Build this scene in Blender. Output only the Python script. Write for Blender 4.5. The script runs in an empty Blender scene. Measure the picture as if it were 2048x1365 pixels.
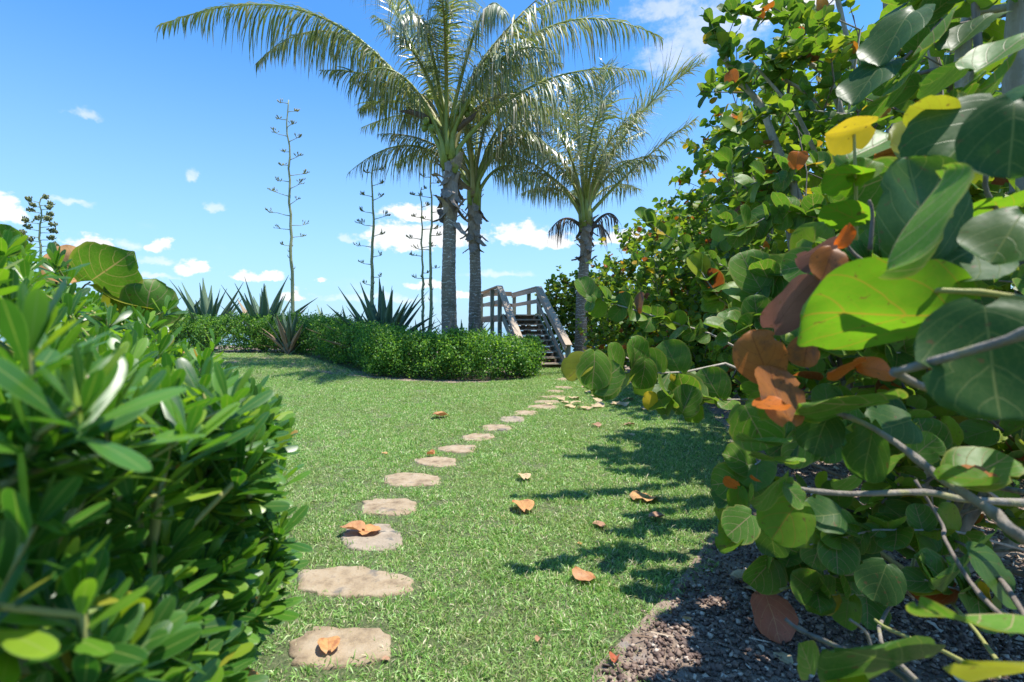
import bpy, math, random
import numpy as np
from mathutils import noise as mnoise
from mathutils import Vector, Matrix
from mathutils.bvhtree import BVHTree

# ------------------------------------------------------------------ camera, sky, sun, exposure
S = bpy.context.scene
C = S.collection
R = math.radians
F, H, HZ = 1000.0, 1.25, 655.0            # focal length in photo pixels, eye height, horizon row (photo 2048 x 1365)

cam = bpy.data.cameras.new('camera')
cam_ob = bpy.data.objects.new('camera', cam)
C.objects.link(cam_ob)
cam_ob.location = (0, 0, H)
cam_ob.rotation_euler = (R(90), 0, 0)
cam.sensor_width = 36.0
cam.lens = 36.0 * F / 2048.0
cam.shift_y = -(682.5 - HZ) / 2048.0
cam.clip_start = 0.05
cam.clip_end = 9000
cam.dof.use_dof = True
cam.dof.focus_distance = 6.0
cam.dof.aperture_fstop = 4.0
S.camera = cam_ob

SUN_EL, SUN_AZ = R(73), R(99)            # azimuth clockwise from +Y (straight ahead)
to_sun = Vector((math.cos(SUN_EL) * math.sin(SUN_AZ), math.cos(SUN_EL) * math.cos(SUN_AZ), math.sin(SUN_EL)))
sun = bpy.data.lights.new('sun', 'SUN')
sun.energy = 4.0
sun.angle = R(0.53)
sun.color = (1.0, 0.95, 0.87)
sun_ob = bpy.data.objects.new('sun', sun)
C.objects.link(sun_ob)
sun_ob.rotation_euler = to_sun.to_track_quat('Z', 'Y').to_euler()
sun_ob.location = (8, -4, 20)

S.view_settings.view_transform = 'Standard'
S.view_settings.look = 'None'
S.view_settings.gamma = 1.0
S.view_settings.use_curve_mapping = False
S.view_settings.exposure = 1.0
S.cycles.max_bounces = 8
S.cycles.diffuse_bounces = 6
S.cycles.glossy_bounces = 2
S.cycles.transmission_bounces = 3
S.cycles.transparent_max_bounces = 6
S.cycles.use_denoising = True
S.cycles.sample_clamp_indirect = 6.0


class NT:
    """tiny helper for node trees"""
    def __init__(self, nt):
        self.nt = nt
        nt.nodes.clear()

    def n(self, typ, ins=None, **props):
        nd = self.nt.nodes.new(typ)
        for k, v in props.items():
            setattr(nd, k, v)
        for k, v in (ins or {}).items():
            s = nd.inputs[k]
            if isinstance(v, bpy.types.NodeSocket):
                self.nt.links.new(v, s)
            else:
                s.default_value = v
        return nd

    def m(self, op, a, b=None, c=None, clamp=False):
        ins = {0: a}
        if b is not None:
            ins[1] = b
        if c is not None:
            ins[2] = c
        return self.n('ShaderNodeMath', ins, operation=op, use_clamp=clamp).outputs[0]

    def v(self, op, a, b=None):
        ins = {0: a}
        if b is not None:
            ins[1] = b
        nd = self.n('ShaderNodeVectorMath', ins, operation=op)
        return nd.outputs['Value'] if op in ('LENGTH', 'DOT_PRODUCT', 'DISTANCE') else nd.outputs['Vector']

    def mix(self, f, a, b, blend='MIX'):
        nd = self.n('ShaderNodeMix', data_type='RGBA', blend_type=blend)
        for i, val in ((0, f), (6, a), (7, b)):
            if isinstance(val, bpy.types.NodeSocket):
                self.nt.links.new(val, nd.inputs[i])
            else:
                nd.inputs[i].default_value = val if i == 0 else (*val[:3], 1)
        return nd.outputs[2]

    def ramp(self, f, stops, interp='LINEAR'):
        nd = self.n('ShaderNodeValToRGB', {0: f})
        cr = nd.color_ramp
        cr.interpolation = interp
        while len(cr.elements) < len(stops):
            cr.elements.new(0.5)
        for e, (p, col) in zip(cr.elements, stops):
            e.position = p
            e.color = (*col, 1)
        return nd.outputs[0]

    def noise(self, vec, scale, detail=3, rough=0.55, out=0):
        nd = self.n('ShaderNodeTexNoise', {'Scale': scale, 'Detail': detail, 'Roughness': rough})
        if vec is not None:
            self.nt.links.new(vec, nd.inputs['Vector'])
        return nd.outputs[out]

    def maprange(self, v, a, b, c=0.0, d=1.0, smooth=True):
        return self.n('ShaderNodeMapRange', {0: v, 1: a, 2: b, 3: c, 4: d},
                      interpolation_type='SMOOTHSTEP' if smooth else 'LINEAR').outputs[0]


world = bpy.data.worlds.new('World')
S.world = world
world.use_nodes = True
W = NT(world.node_tree)
sky = W.n('ShaderNodeTexSky')
sky.sky_type = 'NISHITA'
sky.sun_disc = False
sky.sun_elevation = SUN_EL
sky.sun_rotation = SUN_AZ
sky.altitude = 0
sky.air_density = 1.0
sky.dust_density = 0.35
sky.ozone_density = 2.2
skycol = W.v('MULTIPLY', sky.outputs[0], (0.40, 0.82, 1.15))      # the photograph's colour rendering: a deeper, more saturated blue
gen = W.n('ShaderNodeTexCoord').outputs['Generated']
sep = W.n('ShaderNodeSeparateXYZ', {0: gen})
az = W.m('ARCTAN2', sep.outputs[0], sep.outputs[1])
el = W.m('ARCSINE', sep.outputs[2])
ae = W.n('ShaderNodeCombineXYZ', {0: az, 1: el, 2: 0.0}).outputs[0]
wn = W.noise(ae, 26.0, 4, 0.6, out=1)
warp = W.v('SUBTRACT', wn, (0.5, 0.5, 0.5))
aew = W.v('ADD', ae, W.v('MULTIPLY', warp, (0.06, 0.035, 0.0)))
fine = W.noise(W.v('MULTIPLY', ae, (1.0, 1.6, 1.0)), 45.0, 5, 0.62)


def cloud_group(blobs):
    cur = None
    for X, Y, w, h in blobs:
        a = math.atan((X - 1024) / F)
        e = math.atan((HZ - Y) / F * math.cos(a))
        k = math.cos(a) ** 2
        d = W.v('MULTIPLY', W.v('SUBTRACT', aew, (a, e, 0)), (F / (w * k), F / (h * math.cos(a)), 0))
        d = W.v('LENGTH', W.v('MAXIMUM', d, W.v('MULTIPLY', d, (1, -1.9, 1))))
        cur = d if cur is None else W.m('SMOOTH_MIN', cur, d, 0.25)
    return cur


full = cloud_group([(15, 425, 50, 34), (183, 492, 56, 26), (322, 494, 24, 20), (385, 538, 44, 22), (495, 555, 34, 20),
                    (540, 556, 26, 15), (588, 592, 36, 13), (800, 482, 85, 40), (885, 478, 90, 34), (835, 432, 90, 24),
                    (1040, 476, 70, 32), (1105, 485, 60, 22), (850, 570, 50, 14), (930, 594, 60, 14), (640, 562, 14, 8),
                    (1600, 8, 160, 38), (1250, 480, 70, 22)])
faint = cloud_group([(265, 490, 50, 14), (320, 523, 45, 9), (390, 356, 14, 15), (425, 416, 26, 12), (1420, 75, 120, 70),
                     (1330, 20, 80, 30), (170, 232, 45, 14), (1340, 120, 60, 50), (700, 478, 18, 12), (300, 550, 60, 8),
                     (760, 600, 130, 12), (1000, 548, 70, 10), (140, 405, 50, 9)])
nz = W.m('MULTIPLY', W.m('SUBTRACT', fine, 0.5), 1.5)
mask1 = W.maprange(W.m('ADD', full, nz), 1.05, 0.55)
mask2 = W.m('MULTIPLY', W.maprange(W.m('ADD', faint, nz), 1.25, 0.2), 0.5)
# the same kind of thin cloud goes on all round the sky
rest = W.m('MULTIPLY', W.maprange(W.noise(W.v('MULTIPLY', gen, (1, 1, 2.2)), 3.1, 6, 0.6), 0.62, 0.8), 0.22)
mask = W.m('MAXIMUM', W.m('MAXIMUM', mask1, mask2), rest)
body = W.noise(aew, 30.0, 4, 0.6)
cloudcol = W.ramp(body, [(0.3, (3.9, 4.1, 4.35)), (0.6, (4.75, 4.7, 4.65))])
# pale humid air towards the horizon
hz = W.maprange(el, -0.05, 0.50, 1.0, 0.0, smooth=False)
hz = W.m('MULTIPLY', W.m('POWER', hz, 1.35), 1.0)
skycol = W.mix(hz, skycol, (2.35, 3.3, 4.3))
outc = W.mix(mask, skycol, cloudcol)
bg = W.n('ShaderNodeBackground', {'Color': outc, 'Strength': 0.125})
W.n('ShaderNodeOutputWorld', {'Surface': bg.outputs[0]})


# ------------------------------------------------------------------ helpers
rng = random.Random(7)
nrng = np.random.default_rng(7)


def P(X, Y, d):
    """point seen at photo pixel X, Y when it is d metres in front of the camera"""
    return Vector(((X - 1024) / F * d, d, H - (Y - HZ) / F * d))


def sm(t):
    t = min(1.0, max(0.0, t))
    return t * t * (3 - 2 * t)


def gz(x, y):
    """height of the lawn: it rises a little towards the far left, then drops to the beach"""
    z = 0.44 * sm((y - 9.5) / 6.5) * sm((-x - 1.0) / 5.5)
    z -= 4.2 * sm((y - 23) / 12)
    return z


def on_ground(X, Y):
    d = H * F / (Y - HZ)
    for _ in range(12):
        x = (X - 1024) / F * d
        d = (H - gz(x, d)) * F / (Y - HZ)
    return Vector(((X - 1024) / F * d, d, gz((X - 1024) / F * d, d)))


def mesh_np(name, verts, faces_list, uvs=None, rnd=None, smooth=True):
    """verts (n,3); faces_list: list of int arrays (m,k); uvs per vertex (n,2); rnd per vertex (n,)"""
    me = bpy.data.meshes.new(name)
    verts = np.asarray(verts, dtype=np.float32)
    me.vertices.add(len(verts))
    me.vertices.foreach_set('co', verts.ravel())
    loops = np.concatenate([np.asarray(f, dtype=np.int32).ravel() for f in faces_list if len(f)])
    counts = np.concatenate([np.full(len(f), np.asarray(f).shape[1], dtype=np.int32) for f in faces_list if len(f)])
    starts = np.concatenate([[0], np.cumsum(counts)[:-1]]).astype(np.int32)
    me.loops.add(len(loops))
    me.loops.foreach_set('vertex_index', loops)
    me.polygons.add(len(counts))
    me.polygons.foreach_set('loop_start', starts)
    me.polygons.foreach_set('loop_total', counts)
    if smooth:
        me.polygons.foreach_set('use_smooth', np.ones(len(counts), dtype=bool))
    if uvs is not None:
        l = me.uv_layers.new(name='UVMap')
        l.data.foreach_set('uv', np.asarray(uvs, dtype=np.float32)[loops].ravel())
    if rnd is not None:
        a = me.attributes.new('rnd', 'FLOAT', 'POINT')
        a.data.foreach_set('value', np.asarray(rnd, dtype=np.float32))
    me.update(calc_edges=True)
    me.validate()
    return me


class MB:
    """collects simple shapes, then links them as ONE mesh object"""
    def __init__(self):
        self.v, self.f, self.u = [], [], []

    def add(self, vs, fs, us=None):
        o = len(self.v)
        self.v += [tuple(p) for p in vs]
        self.f += [tuple(i + o for i in f) for f in fs]
        self.u += list(us) if us else [(0, 0)] * len(vs)

    def bar(self, a, b, w, h, up=(0, 0, 1)):
        a, b = Vector(a), Vector(b)
        t = (b - a).normalized()
        s = t.cross(Vector(up))
        s = s.normalized() if s.length > 1e-6 else Vector((1, 0, 0))
        u = s.cross(t)
        L = (b - a).length
        vs, us = [], []
        for p, l in ((a, 0), (b, L)):
            for i, j in ((-1, -1), (1, -1), (1, 1), (-1, 1)):
                vs.append(p + s * (i * w / 2) + u * (j * h / 2))
                us.append((l, i * w / 2 + j * h))
        self.add(vs, [(3, 2, 1, 0), (4, 5, 6, 7), (0, 1, 5, 4), (1, 2, 6, 5), (2, 3, 7, 6), (3, 0, 4, 7)], us)

    def tube(self, pts, rads, n=6, cap=True):
        pts = [Vector(p) for p in pts]
        ref = None
        base = len(self.v)
        vs, us, fs = [], [], []
        l = 0
        for k, p in enumerate(pts):
            t = (pts[min(k + 1, len(pts) - 1)] - pts[max(k - 1, 0)])
            t = t.normalized() if t.length > 1e-9 else Vector((0, 0, 1))
            if ref is None:
                ref = t.orthogonal().normalized()
            ref = (ref - t * ref.dot(t))
            ref = ref.normalized() if ref.length > 1e-6 else t.orthogonal().normalized()
            b = t.cross(ref)
            if k:
                l += (p - pts[k - 1]).length
            for i in range(n):
                a = 2 * math.pi * i / n
                vs.append(p + (ref * math.cos(a) + b * math.sin(a)) * rads[k])
                us.append((i / n, l))
        for k in range(len(pts) - 1):
            for i in range(n):
                j = (i + 1) % n
                fs.append((k * n + i, k * n + j, (k + 1) * n + j, (k + 1) * n + i))
        if cap:
            fs.append(tuple(range(n - 1, -1, -1)))
            fs.append(tuple((len(pts) - 1) * n + i for i in range(n)))
        self.add(vs, fs, us)

    def mesh(self, name, smooth=False):
        me = bpy.data.meshes.new(name)
        me.from_pydata(self.v, [], self.f)
        l = me.uv_layers.new(name='UVMap')
        li = np.zeros(len(me.loops), dtype=np.int32)
        me.loops.foreach_get('vertex_index', li)
        l.data.foreach_set('uv', np.asarray(self.u, dtype=np.float32)[li].ravel())
        if smooth:
            me.polygons.foreach_set('use_smooth', np.ones(len(me.polygons), dtype=bool))
        me.update()
        return me


def link(name, me, mat=None, parent=None, M=None):
    o = bpy.data.objects.new(name, me)
    C.objects.link(o)
    if mat is not None and len(me.materials) == 0:
        me.materials.append(mat)
    if parent is not None:
        o.parent = parent
        base = Matrix.Translation(parent['_w']) if '_w' in parent else parent.matrix_basis
        o.matrix_basis = base.inverted() @ (M if M is not None else Matrix.Identity(4))
    elif M is not None:
        o.matrix_basis = M
    return o


def tag(o, label, cat, group=None):
    o['label'] = label
    o['category'] = cat
    if group:
        o['group'] = group
    return o


def thing(name, loc, label, cat, group=None):
    o = bpy.data.objects.new(name, None)
    C.objects.link(o)
    o.empty_display_size = 0.1
    o.location = loc
    return tag(o, label, cat, group)


def structure(name, me, mat):
    o = link(name, me, mat)
    o['kind'] = 'structure'
    return o


def part(name, me, mat, parent, stuff=False):
    """me is in world coordinates; parent is an empty that is only translated (or a child with the same origin)"""
    o = bpy.data.objects.new(name, me)
    C.objects.link(o)
    if mat is not None and len(me.materials) == 0:
        me.materials.append(mat)
    o.parent = parent
    root = parent
    off = Vector((0, 0, 0))
    while root is not None:
        off += root.location
        root = root.parent
    o.location = -off
    if stuff:
        o['kind'] = 'stuff'
    return o


def frame(L, N):
    """rotation with local Y along L and local Z near N"""
    L = L.normalized()
    N = N - L * N.dot(L)
    N = N.normalized() if N.length > 1e-5 else L.orthogonal().normalized()
    X = L.cross(N)
    return Matrix((X, L, N)).transposed()


def mat4(pos, L, N, s):
    m = (frame(L, N) * s).to_4x4()
    m.translation = pos
    return m


def rv():
    while True:
        v = Vector((rng.uniform(-1, 1), rng.uniform(-1, 1), rng.uniform(-1, 1)))
        if 0.05 < v.length < 1:
            return v.normalized()


# ------------------------------------------------------------------ materials
def new_mat(name):
    m = bpy.data.materials.new(name)
    m.use_nodes = True
    return m, NT(m.node_tree)


def out(T, sh, disp=None):
    T.n('ShaderNodeOutputMaterial', {'Surface': sh})


def leaf_material(name, stops, trans_gain=(1.5, 1.55, 0.7), trans=0.42, rough=0.44, vein=(0.3, 0.32, 0.12), vein_amt=0.5,
                  laterals=5.0, slant=0.45, rim=None, under=1.35, blotch=None, spec=0.28, tip=None, midw=0.035, interp='LINEAR'):
    m, T = new_mat(name)
    oi = T.n('ShaderNodeObjectInfo')
    at = T.n('ShaderNodeAttribute', attribute_name='rnd')
    r = T.m('FRACT', T.m('ADD', oi.outputs['Random'], at.outputs['Fac']))
    relief = None
    col = T.ramp(r, stops, interp)
    uv = T.n('ShaderNodeUVMap', uv_map='UVMap').outputs[0]
    s = T.n('ShaderNodeSeparateXYZ', {0: uv})
    u = T.m('ABSOLUTE', T.m('MULTIPLY_ADD', s.outputs[0], 2.0, -1.0))
    v = s.outputs[1]
    geo = T.n('ShaderNodeNewGeometry')
    pos = geo.outputs['Position']
    n1 = T.noise(pos, 22.0, 3)
    col = T.mix(T.m('MULTIPLY', n1, 0.9), T.v('MULTIPLY', col, (0.72, 0.74, 0.7)), T.v('MULTIPLY', col, (1.35, 1.22, 1.15)))
    if blotch:
        nb = T.noise(T.v('ADD', pos, T.n('ShaderNodeCombineXYZ', {0: r, 1: r, 2: r}).outputs[0]), 30.0, 4, 0.6)
        col = T.mix(T.maprange(nb, 0.5, 0.66, 0, 0.8), col, blotch)
    if vein_amt > 0:
        mid = T.maprange(u, 0.0, midw, 1.0, 0.0)
        ph = T.m('FRACT', T.m('MULTIPLY', T.m('SUBTRACT', v, T.m('MULTIPLY', T.m('POWER', u, 1.35), slant)), laterals))
        lat = T.maprange(T.m('ABSOLUTE', T.m('SUBTRACT', ph, 0.5)), 0.0, 0.05, 0.75, 0.0)
        vv = T.m('MAXIMUM', mid, lat) if laterals > 0 else mid
        col = T.mix(T.m('MULTIPLY', vv, vein_amt), col, vein)
        if laterals > 0:
            vo = T.n('ShaderNodeTexVoronoi', {'Vector': uv, 'Scale': 15.0}, feature='DISTANCE_TO_EDGE').outputs['Distance']
            net = T.maprange(vo, 0.0, 0.07, 1.0, 0.0)
            col = T.mix(T.m('MULTIPLY', net, 0.22), col, T.mix(0.5, col, vein))
            sp = T.noise(T.v('ADD', pos, T.n('ShaderNodeCombineXYZ', {0: r, 1: 0.0, 2: r}).outputs[0]), 75.0, 3, 0.5)
            col = T.mix(T.maprange(sp, 0.655, 0.71, 0, 0.75), col, (0.12, 0.07, 0.03))
            relief = T.m('SUBTRACT', T.noise(pos, 28.0, 2), T.m('MULTIPLY', vv, 0.5))
    if tip:
        col = T.mix(T.maprange(T.m('ADD', v, T.m('MULTIPLY', r, 0.5)), 0.85, 1.3, 0, 0.85), col, tip)
    if rim:
        col = T.mix(T.maprange(u, 0.86, 1.0, 0, 0.7), col, rim)
    back = geo.outputs['Backfacing']
    colb = T.mix(back, col, T.v('MULTIPLY', col, (under, under, under * 1.1)))
    pr = T.n('ShaderNodeBsdfPrincipled', {'Base Color': colb, 'Roughness': T.m('MULTIPLY_ADD', back, 0.22, rough),
                                          'Specular IOR Level': spec})
    bump = T.n('ShaderNodeBump', {'Strength': 0.22 if relief is not None else 0.1, 'Distance': 0.006, 'Height': relief if relief is not None else T.noise(pos, 28.0, 2)})
    T.nt.links.new(bump.outputs[0], pr.inputs['Normal'])
    tr = T.n('ShaderNodeBsdfTranslucent', {'Color': T.v('MULTIPLY', col, trans_gain)})
    mx = T.n('ShaderNodeMixShader', {0: trans, 1: pr.outputs[0], 2: tr.outputs[0]})
    out(T, mx.outputs[0])
    return m


GRAPE = [(0.0, (0.048, 0.125, 0.02)), (0.2, (0.07, 0.17, 0.022)), (0.42, (0.105, 0.22, 0.024)), (0.64, (0.155, 0.275, 0.024)),
         (0.84, (0.23, 0.33, 0.024)), (0.925, (0.23, 0.29, 0.02)), (0.93, (0.42, 0.32, 0.025)), (0.955, (0.45, 0.27, 0.025)),
         (0.96, (0.40, 0.13, 0.02)), (0.985, (0.26, 0.06, 0.02)), (1.0, (0.16, 0.07, 0.035))]
M_grape = leaf_material('sea_grape_leaf', GRAPE, vein=(0.34, 0.24, 0.12), vein_amt=0.55, rim=(0.22, 0.23, 0.06))
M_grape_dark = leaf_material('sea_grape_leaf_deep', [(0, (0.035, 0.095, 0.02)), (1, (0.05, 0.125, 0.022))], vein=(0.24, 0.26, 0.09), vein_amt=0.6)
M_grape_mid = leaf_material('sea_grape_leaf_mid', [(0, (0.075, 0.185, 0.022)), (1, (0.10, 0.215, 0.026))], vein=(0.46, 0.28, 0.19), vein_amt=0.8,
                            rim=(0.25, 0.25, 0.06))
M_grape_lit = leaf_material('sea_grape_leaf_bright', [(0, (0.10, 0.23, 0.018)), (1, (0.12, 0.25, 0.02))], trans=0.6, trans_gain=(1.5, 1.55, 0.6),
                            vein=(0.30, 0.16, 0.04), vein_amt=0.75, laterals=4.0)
M_grape_yellow = leaf_material('sea_grape_leaf_yellow', [(0, (0.50, 0.42, 0.03)), (1, (0.50, 0.38, 0.03))], trans=0.45, trans_gain=(1.3, 1.3, 0.8),
                               vein=(0.4, 0.28, 0.06), vein_amt=0.5)
M_grape_olive = leaf_material('sea_grape_leaf_olive', [(0, (0.22, 0.25, 0.025)), (1, (0.25, 0.27, 0.03))], trans=0.5, trans_gain=(1.4, 1.4, 0.6),
                              vein=(0.2, 0.12, 0.03), vein_amt=0.6)
M_grape_orange = leaf_material('sea_grape_leaf_orange', [(0, (0.62, 0.15, 0.02)), (1, (0.58, 0.18, 0.025))], trans=0.5, trans_gain=(1.3, 1.1, 0.9),
                               vein=(0.25, 0.05, 0.02), vein_amt=0.6)
M_grape_rust = leaf_material('sea_grape_leaf_rust', [(0, (0.38, 0.15, 0.045)), (1, (0.42, 0.18, 0.05))], trans=0.45, trans_gain=(1.2, 1.0, 0.8),
                             vein=(0.14, 0.03, 0.02), vein_amt=0.6, blotch=(0.20, 0.10, 0.05))
M_grape_purple = leaf_material('sea_grape_leaf_purple', [(0, (0.21, 0.10, 0.085)), (1, (0.18, 0.11, 0.10))], trans=0.25, trans_gain=(1.2, 1.0, 0.9),
                               vein=(0.1, 0.05, 0.04), vein_amt=0.5, rough=0.3)
M_pitto = leaf_material('glossy_shrub_leaf', [(0, (0.028, 0.105, 0.016)), (0.38, (0.05, 0.16, 0.02)), (0.68, (0.09, 0.235, 0.022)), (0.87, (0.16, 0.32, 0.026)),
                                             (0.991, (0.24, 0.36, 0.03)), (0.994, (0.42, 0.30, 0.05)), (1.0, (0.34, 0.16, 0.06))], vein=(0.30, 0.36, 0.10), vein_amt=0.55, laterals=0.0, rough=0.35,
                        rim=(0.16, 0.28, 0.07), trans=0.41, trans_gain=(1.7, 1.7, 0.5), midw=0.1, spec=0.6, under=1.5)
M_hedge = leaf_material('hedge_leaf', [(0, (0.048, 0.135, 0.04)), (0.45, (0.09, 0.22, 0.05)), (0.78, (0.16, 0.33, 0.06)), (1.0, (0.29, 0.46, 0.09))], vein_amt=0,
                        rough=0.34, trans=0.45, trans_gain=(1.6, 1.6, 0.6))
M_palm = leaf_material('palm_leaflet', [(0, (0.10, 0.155, 0.06)), (0.4, (0.16, 0.215, 0.10)), (0.68, (0.24, 0.285, 0.16)), (0.85, (0.33, 0.33, 0.22)), (1.0, (0.38, 0.34, 0.26))],
                       vein=(0.28, 0.3, 0.09), vein_amt=0.4, laterals=0.0, rough=0.27, trans=0.28, trans_gain=(1.4, 1.5, 0.5), midw=0.3, spec=0.85, under=1.2, tip=(0.24, 0.20, 0.15))
M_palm_dead = leaf_material('palm_leaflet_dead', [(0, (0.10, 0.075, 0.055)), (1, (0.19, 0.15, 0.11))], vein_amt=0, rough=0.6, trans=0.2, trans_gain=(1, 1, 1))
M_agave = leaf_material('agave_leaf', [(0, (0.085, 0.16, 0.095)), (0.6, (0.125, 0.215, 0.13)), (1.0, (0.18, 0.27, 0.15))], vein_amt=0, rough=0.42, trans=0.06,
                        rim=(0.09, 0.10, 0.05), under=1.0)
M_agave_dead = leaf_material('agave_leaf_withered', [(0, (0.26, 0.19, 0.12)), (1, (0.33, 0.27, 0.18))], vein_amt=0, rough=0.7, trans=0.15, trans_gain=(1, 1, 1))
M_fallen = leaf_material('fallen_leaf_orange', [(0, (0.54, 0.28, 0.11)), (0.5, (0.58, 0.35, 0.15)), (1, (0.46, 0.25, 0.12))], vein=(0.25, 0.08, 0.04), vein_amt=0.55, rough=0.5,
                         trans=0.15, trans_gain=(1.2, 1, 0.8), blotch=(0.36, 0.14, 0.06), under=1.0)
M_fallen_pale = leaf_material('fallen_leaf_pale', [(0, (0.52, 0.43, 0.27)), (1, (0.58, 0.45, 0.27))], vein=(0.35, 0.22, 0.1), vein_amt=0.5, rough=0.5, trans=0.15,
                              trans_gain=(1, 1, 0.8), blotch=(0.42, 0.27, 0.14), under=1.0)
M_fallen_brown = leaf_material('fallen_leaf_brown', [(0, (0.36, 0.21, 0.13)), (1, (0.44, 0.27, 0.17))], vein=(0.15, 0.07, 0.04), vein_amt=0.5, rough=0.5, trans=0.1,
                               trans_gain=(1, 1, 0.8), blotch=(0.20, 0.10, 0.07), under=1.1)
M_fallen_red = leaf_material('fallen_leaf_red', [(0, (0.42, 0.11, 0.06)), (1, (0.40, 0.14, 0.08))], vein=(0.55, 0.3, 0.14), vein_amt=0.7, rough=0.5, trans=0.15,
                             trans_gain=(1.2, 1, 0.8), under=1.1)


def bark_material(name, a, b, scale=30, bump=0.6, stretch=(1, 1, 0.25), rough=0.85, spots=None):
    m, T = new_mat(name)
    pos = T.n('ShaderNodeNewGeometry').outputs['Position']
    st = T.v('MULTIPLY', pos, stretch)
    n1 = T.noise(st, scale, 5, 0.65)
    n2 = T.noise(pos, 7.0, 3)
    col = T.ramp(T.m('ADD', T.m('MULTIPLY', n1, 0.6), T.m('MULTIPLY', n2, 0.4)), [(0.3, a), (0.68, b)])
    if spots:
        col = T.mix(T.maprange(T.noise(pos, 14.0, 4), 0.55, 0.66), col, spots)
    pr = T.n('ShaderNodeBsdfPrincipled', {'Base Color': col, 'Roughness': rough})
    bp = T.n('ShaderNodeBump', {'Strength': bump, 'Distance': 0.02, 'Height': n1})
    T.nt.links.new(bp.outputs[0], pr.inputs['Normal'])
    out(T, pr.outputs[0])
    return m


M_bark = bark_material('sea_grape_bark', (0.20, 0.175, 0.14), (0.46, 0.42, 0.36), 26, 0.5, spots=(0.27, 0.25, 0.20))
M_bark_green = bark_material('young_green_stem', (0.14, 0.15, 0.055), (0.30, 0.29, 0.11), 26, 0.3, spots=(0.17, 0.15, 0.09))
M_bough = bark_material('weathered_bough', (0.10, 0.08, 0.06), (0.30, 0.265, 0.215), 34, 0.6, spots=(0.25, 0.23, 0.10))
M_twig = bark_material('twig_bark', (0.08, 0.06, 0.045), (0.24, 0.20, 0.16), 40, 0.4)
M_twig_green = bark_material('yellow_green_twig', (0.20, 0.22, 0.06), (0.36, 0.34, 0.12), 40, 0.2, rough=0.6)
M_rachis = bark_material('palm_rachis', (0.15, 0.20, 0.035), (0.27, 0.31, 0.07), 20, 0.15, rough=0.45)
M_rachis_old = bark_material('palm_rachis_old', (0.20, 0.19, 0.06), (0.34, 0.30, 0.12), 20, 0.2, rough=0.5)
M_sheath = bark_material('palm_sheath_fibre', (0.13, 0.095, 0.07), (0.38, 0.31, 0.25), 34, 0.8, stretch=(1, 1, 0.15))
M_coconut = bark_material('coconut_husk', (0.11, 0.17, 0.03), (0.20, 0.26, 0.055), 9, 0.1, rough=0.4)
M_spathe = bark_material('palm_spathe', (0.05, 0.035, 0.03), (0.14, 0.10, 0.08), 20, 0.3)
M_stalk = bark_material('agave_stalk', (0.17, 0.20, 0.09), (0.36, 0.38, 0.20), 24, 0.3)
M_bud = bark_material('agave_bud', (0.10, 0.13, 0.05), (0.22, 0.23, 0.09), 30, 0.3)
M_bud_yellow = bark_material('agave_bud_yellow', (0.22, 0.19, 0.06), (0.40, 0.32, 0.08), 30, 0.3)


def trunk_material(name, dark, light):
    m, T = new_mat(name)
    geo = T.n('ShaderNodeNewGeometry')
    pos = geo.outputs['Position']
    s = T.n('ShaderNodeSeparateXYZ', {0: pos})
    n = T.noise(pos, 5.0, 4)
    w = T.m('ADD', T.m('MULTIPLY', s.outputs[2], 10.5), T.m('MULTIPLY', n, 2.6))
    fr = T.m('FRACT', w)
    ring = T.maprange(fr, 0.80, 0.90, 0, 1)
    dropped = T.maprange(T.noise(T.v('MULTIPLY', pos, (3, 3, 9)), 2.0, 3), 0.40, 0.52)
    n2 = T.noise(T.v('MULTIPLY', pos, (1, 1, 0.3)), 38.0, 5, 0.65)
    col = T.ramp(n2, [(0.3, dark), (0.7, light)])
    col = T.mix(T.maprange(T.noise(pos, 3.0, 3), 0.5, 0.7, 0, 0.6), col, (0.10, 0.10, 0.055))
    col = T.mix(T.m('MULTIPLY', T.m('MULTIPLY', ring, dropped), 0.95), col, (0.66, 0.62, 0.56))
    low = T.maprange(fr, 0.0, 0.16, 0.55, 0.0)
    col = T.mix(low, col, (0.07, 0.055, 0.045))
    pr = T.n('ShaderNodeBsdfPrincipled', {'Base Color': col, 'Roughness': 0.85})
    bp = T.n('ShaderNodeBump', {'Strength': 0.7, 'Distance': 0.03, 'Height': T.m('ADD', T.m('MULTIPLY', ring, 0.7), n2)})
    T.nt.links.new(bp.outputs[0], pr.inputs['Normal'])
    out(T, pr.outputs[0])
    return m


M_trunk = trunk_material('palm_trunk', (0.15, 0.115, 0.085), (0.34, 0.27, 0.205))


def wood_material(name, a, b, tint=None):
    m, T = new_mat(name)
    uv = T.n('ShaderNodeUVMap', uv_map='UVMap').outputs[0]
    oi = T.n('ShaderNodeObjectInfo').outputs['Random']
    vec = T.v('ADD', T.v('MULTIPLY', uv, (2.0, 30.0, 1)), T.n('ShaderNodeCombineXYZ', {0: T.m('MULTIPLY', oi, 37.0), 1: T.m('MULTIPLY', oi, 19.0)}).outputs[0])
    g = T.noise(vec, 3.0, 6, 0.65)
    big = T.noise(T.n('ShaderNodeNewGeometry').outputs['Position'], 4.0, 4)
    col = T.ramp(g, [(0.28, a), (0.7, b)])
    if tint:
        col = T.mix(T.maprange(big, 0.42, 0.66, 0, 0.75), col, tint)
    col = T.mix(T.m('MULTIPLY', oi, 0.3), col, T.mix(0.5, col, (0.08, 0.07, 0.06)))
    pr = T.n('ShaderNodeBsdfPrincipled', {'Base Color': col, 'Roughness': 0.8})
    bp = T.n('ShaderNodeBump', {'Strength': 0.5, 'Distance': 0.01, 'Height': g})
    T.nt.links.new(bp.outputs[0], pr.inputs['Normal'])
    out(T, pr.outputs[0])
    return m


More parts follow.
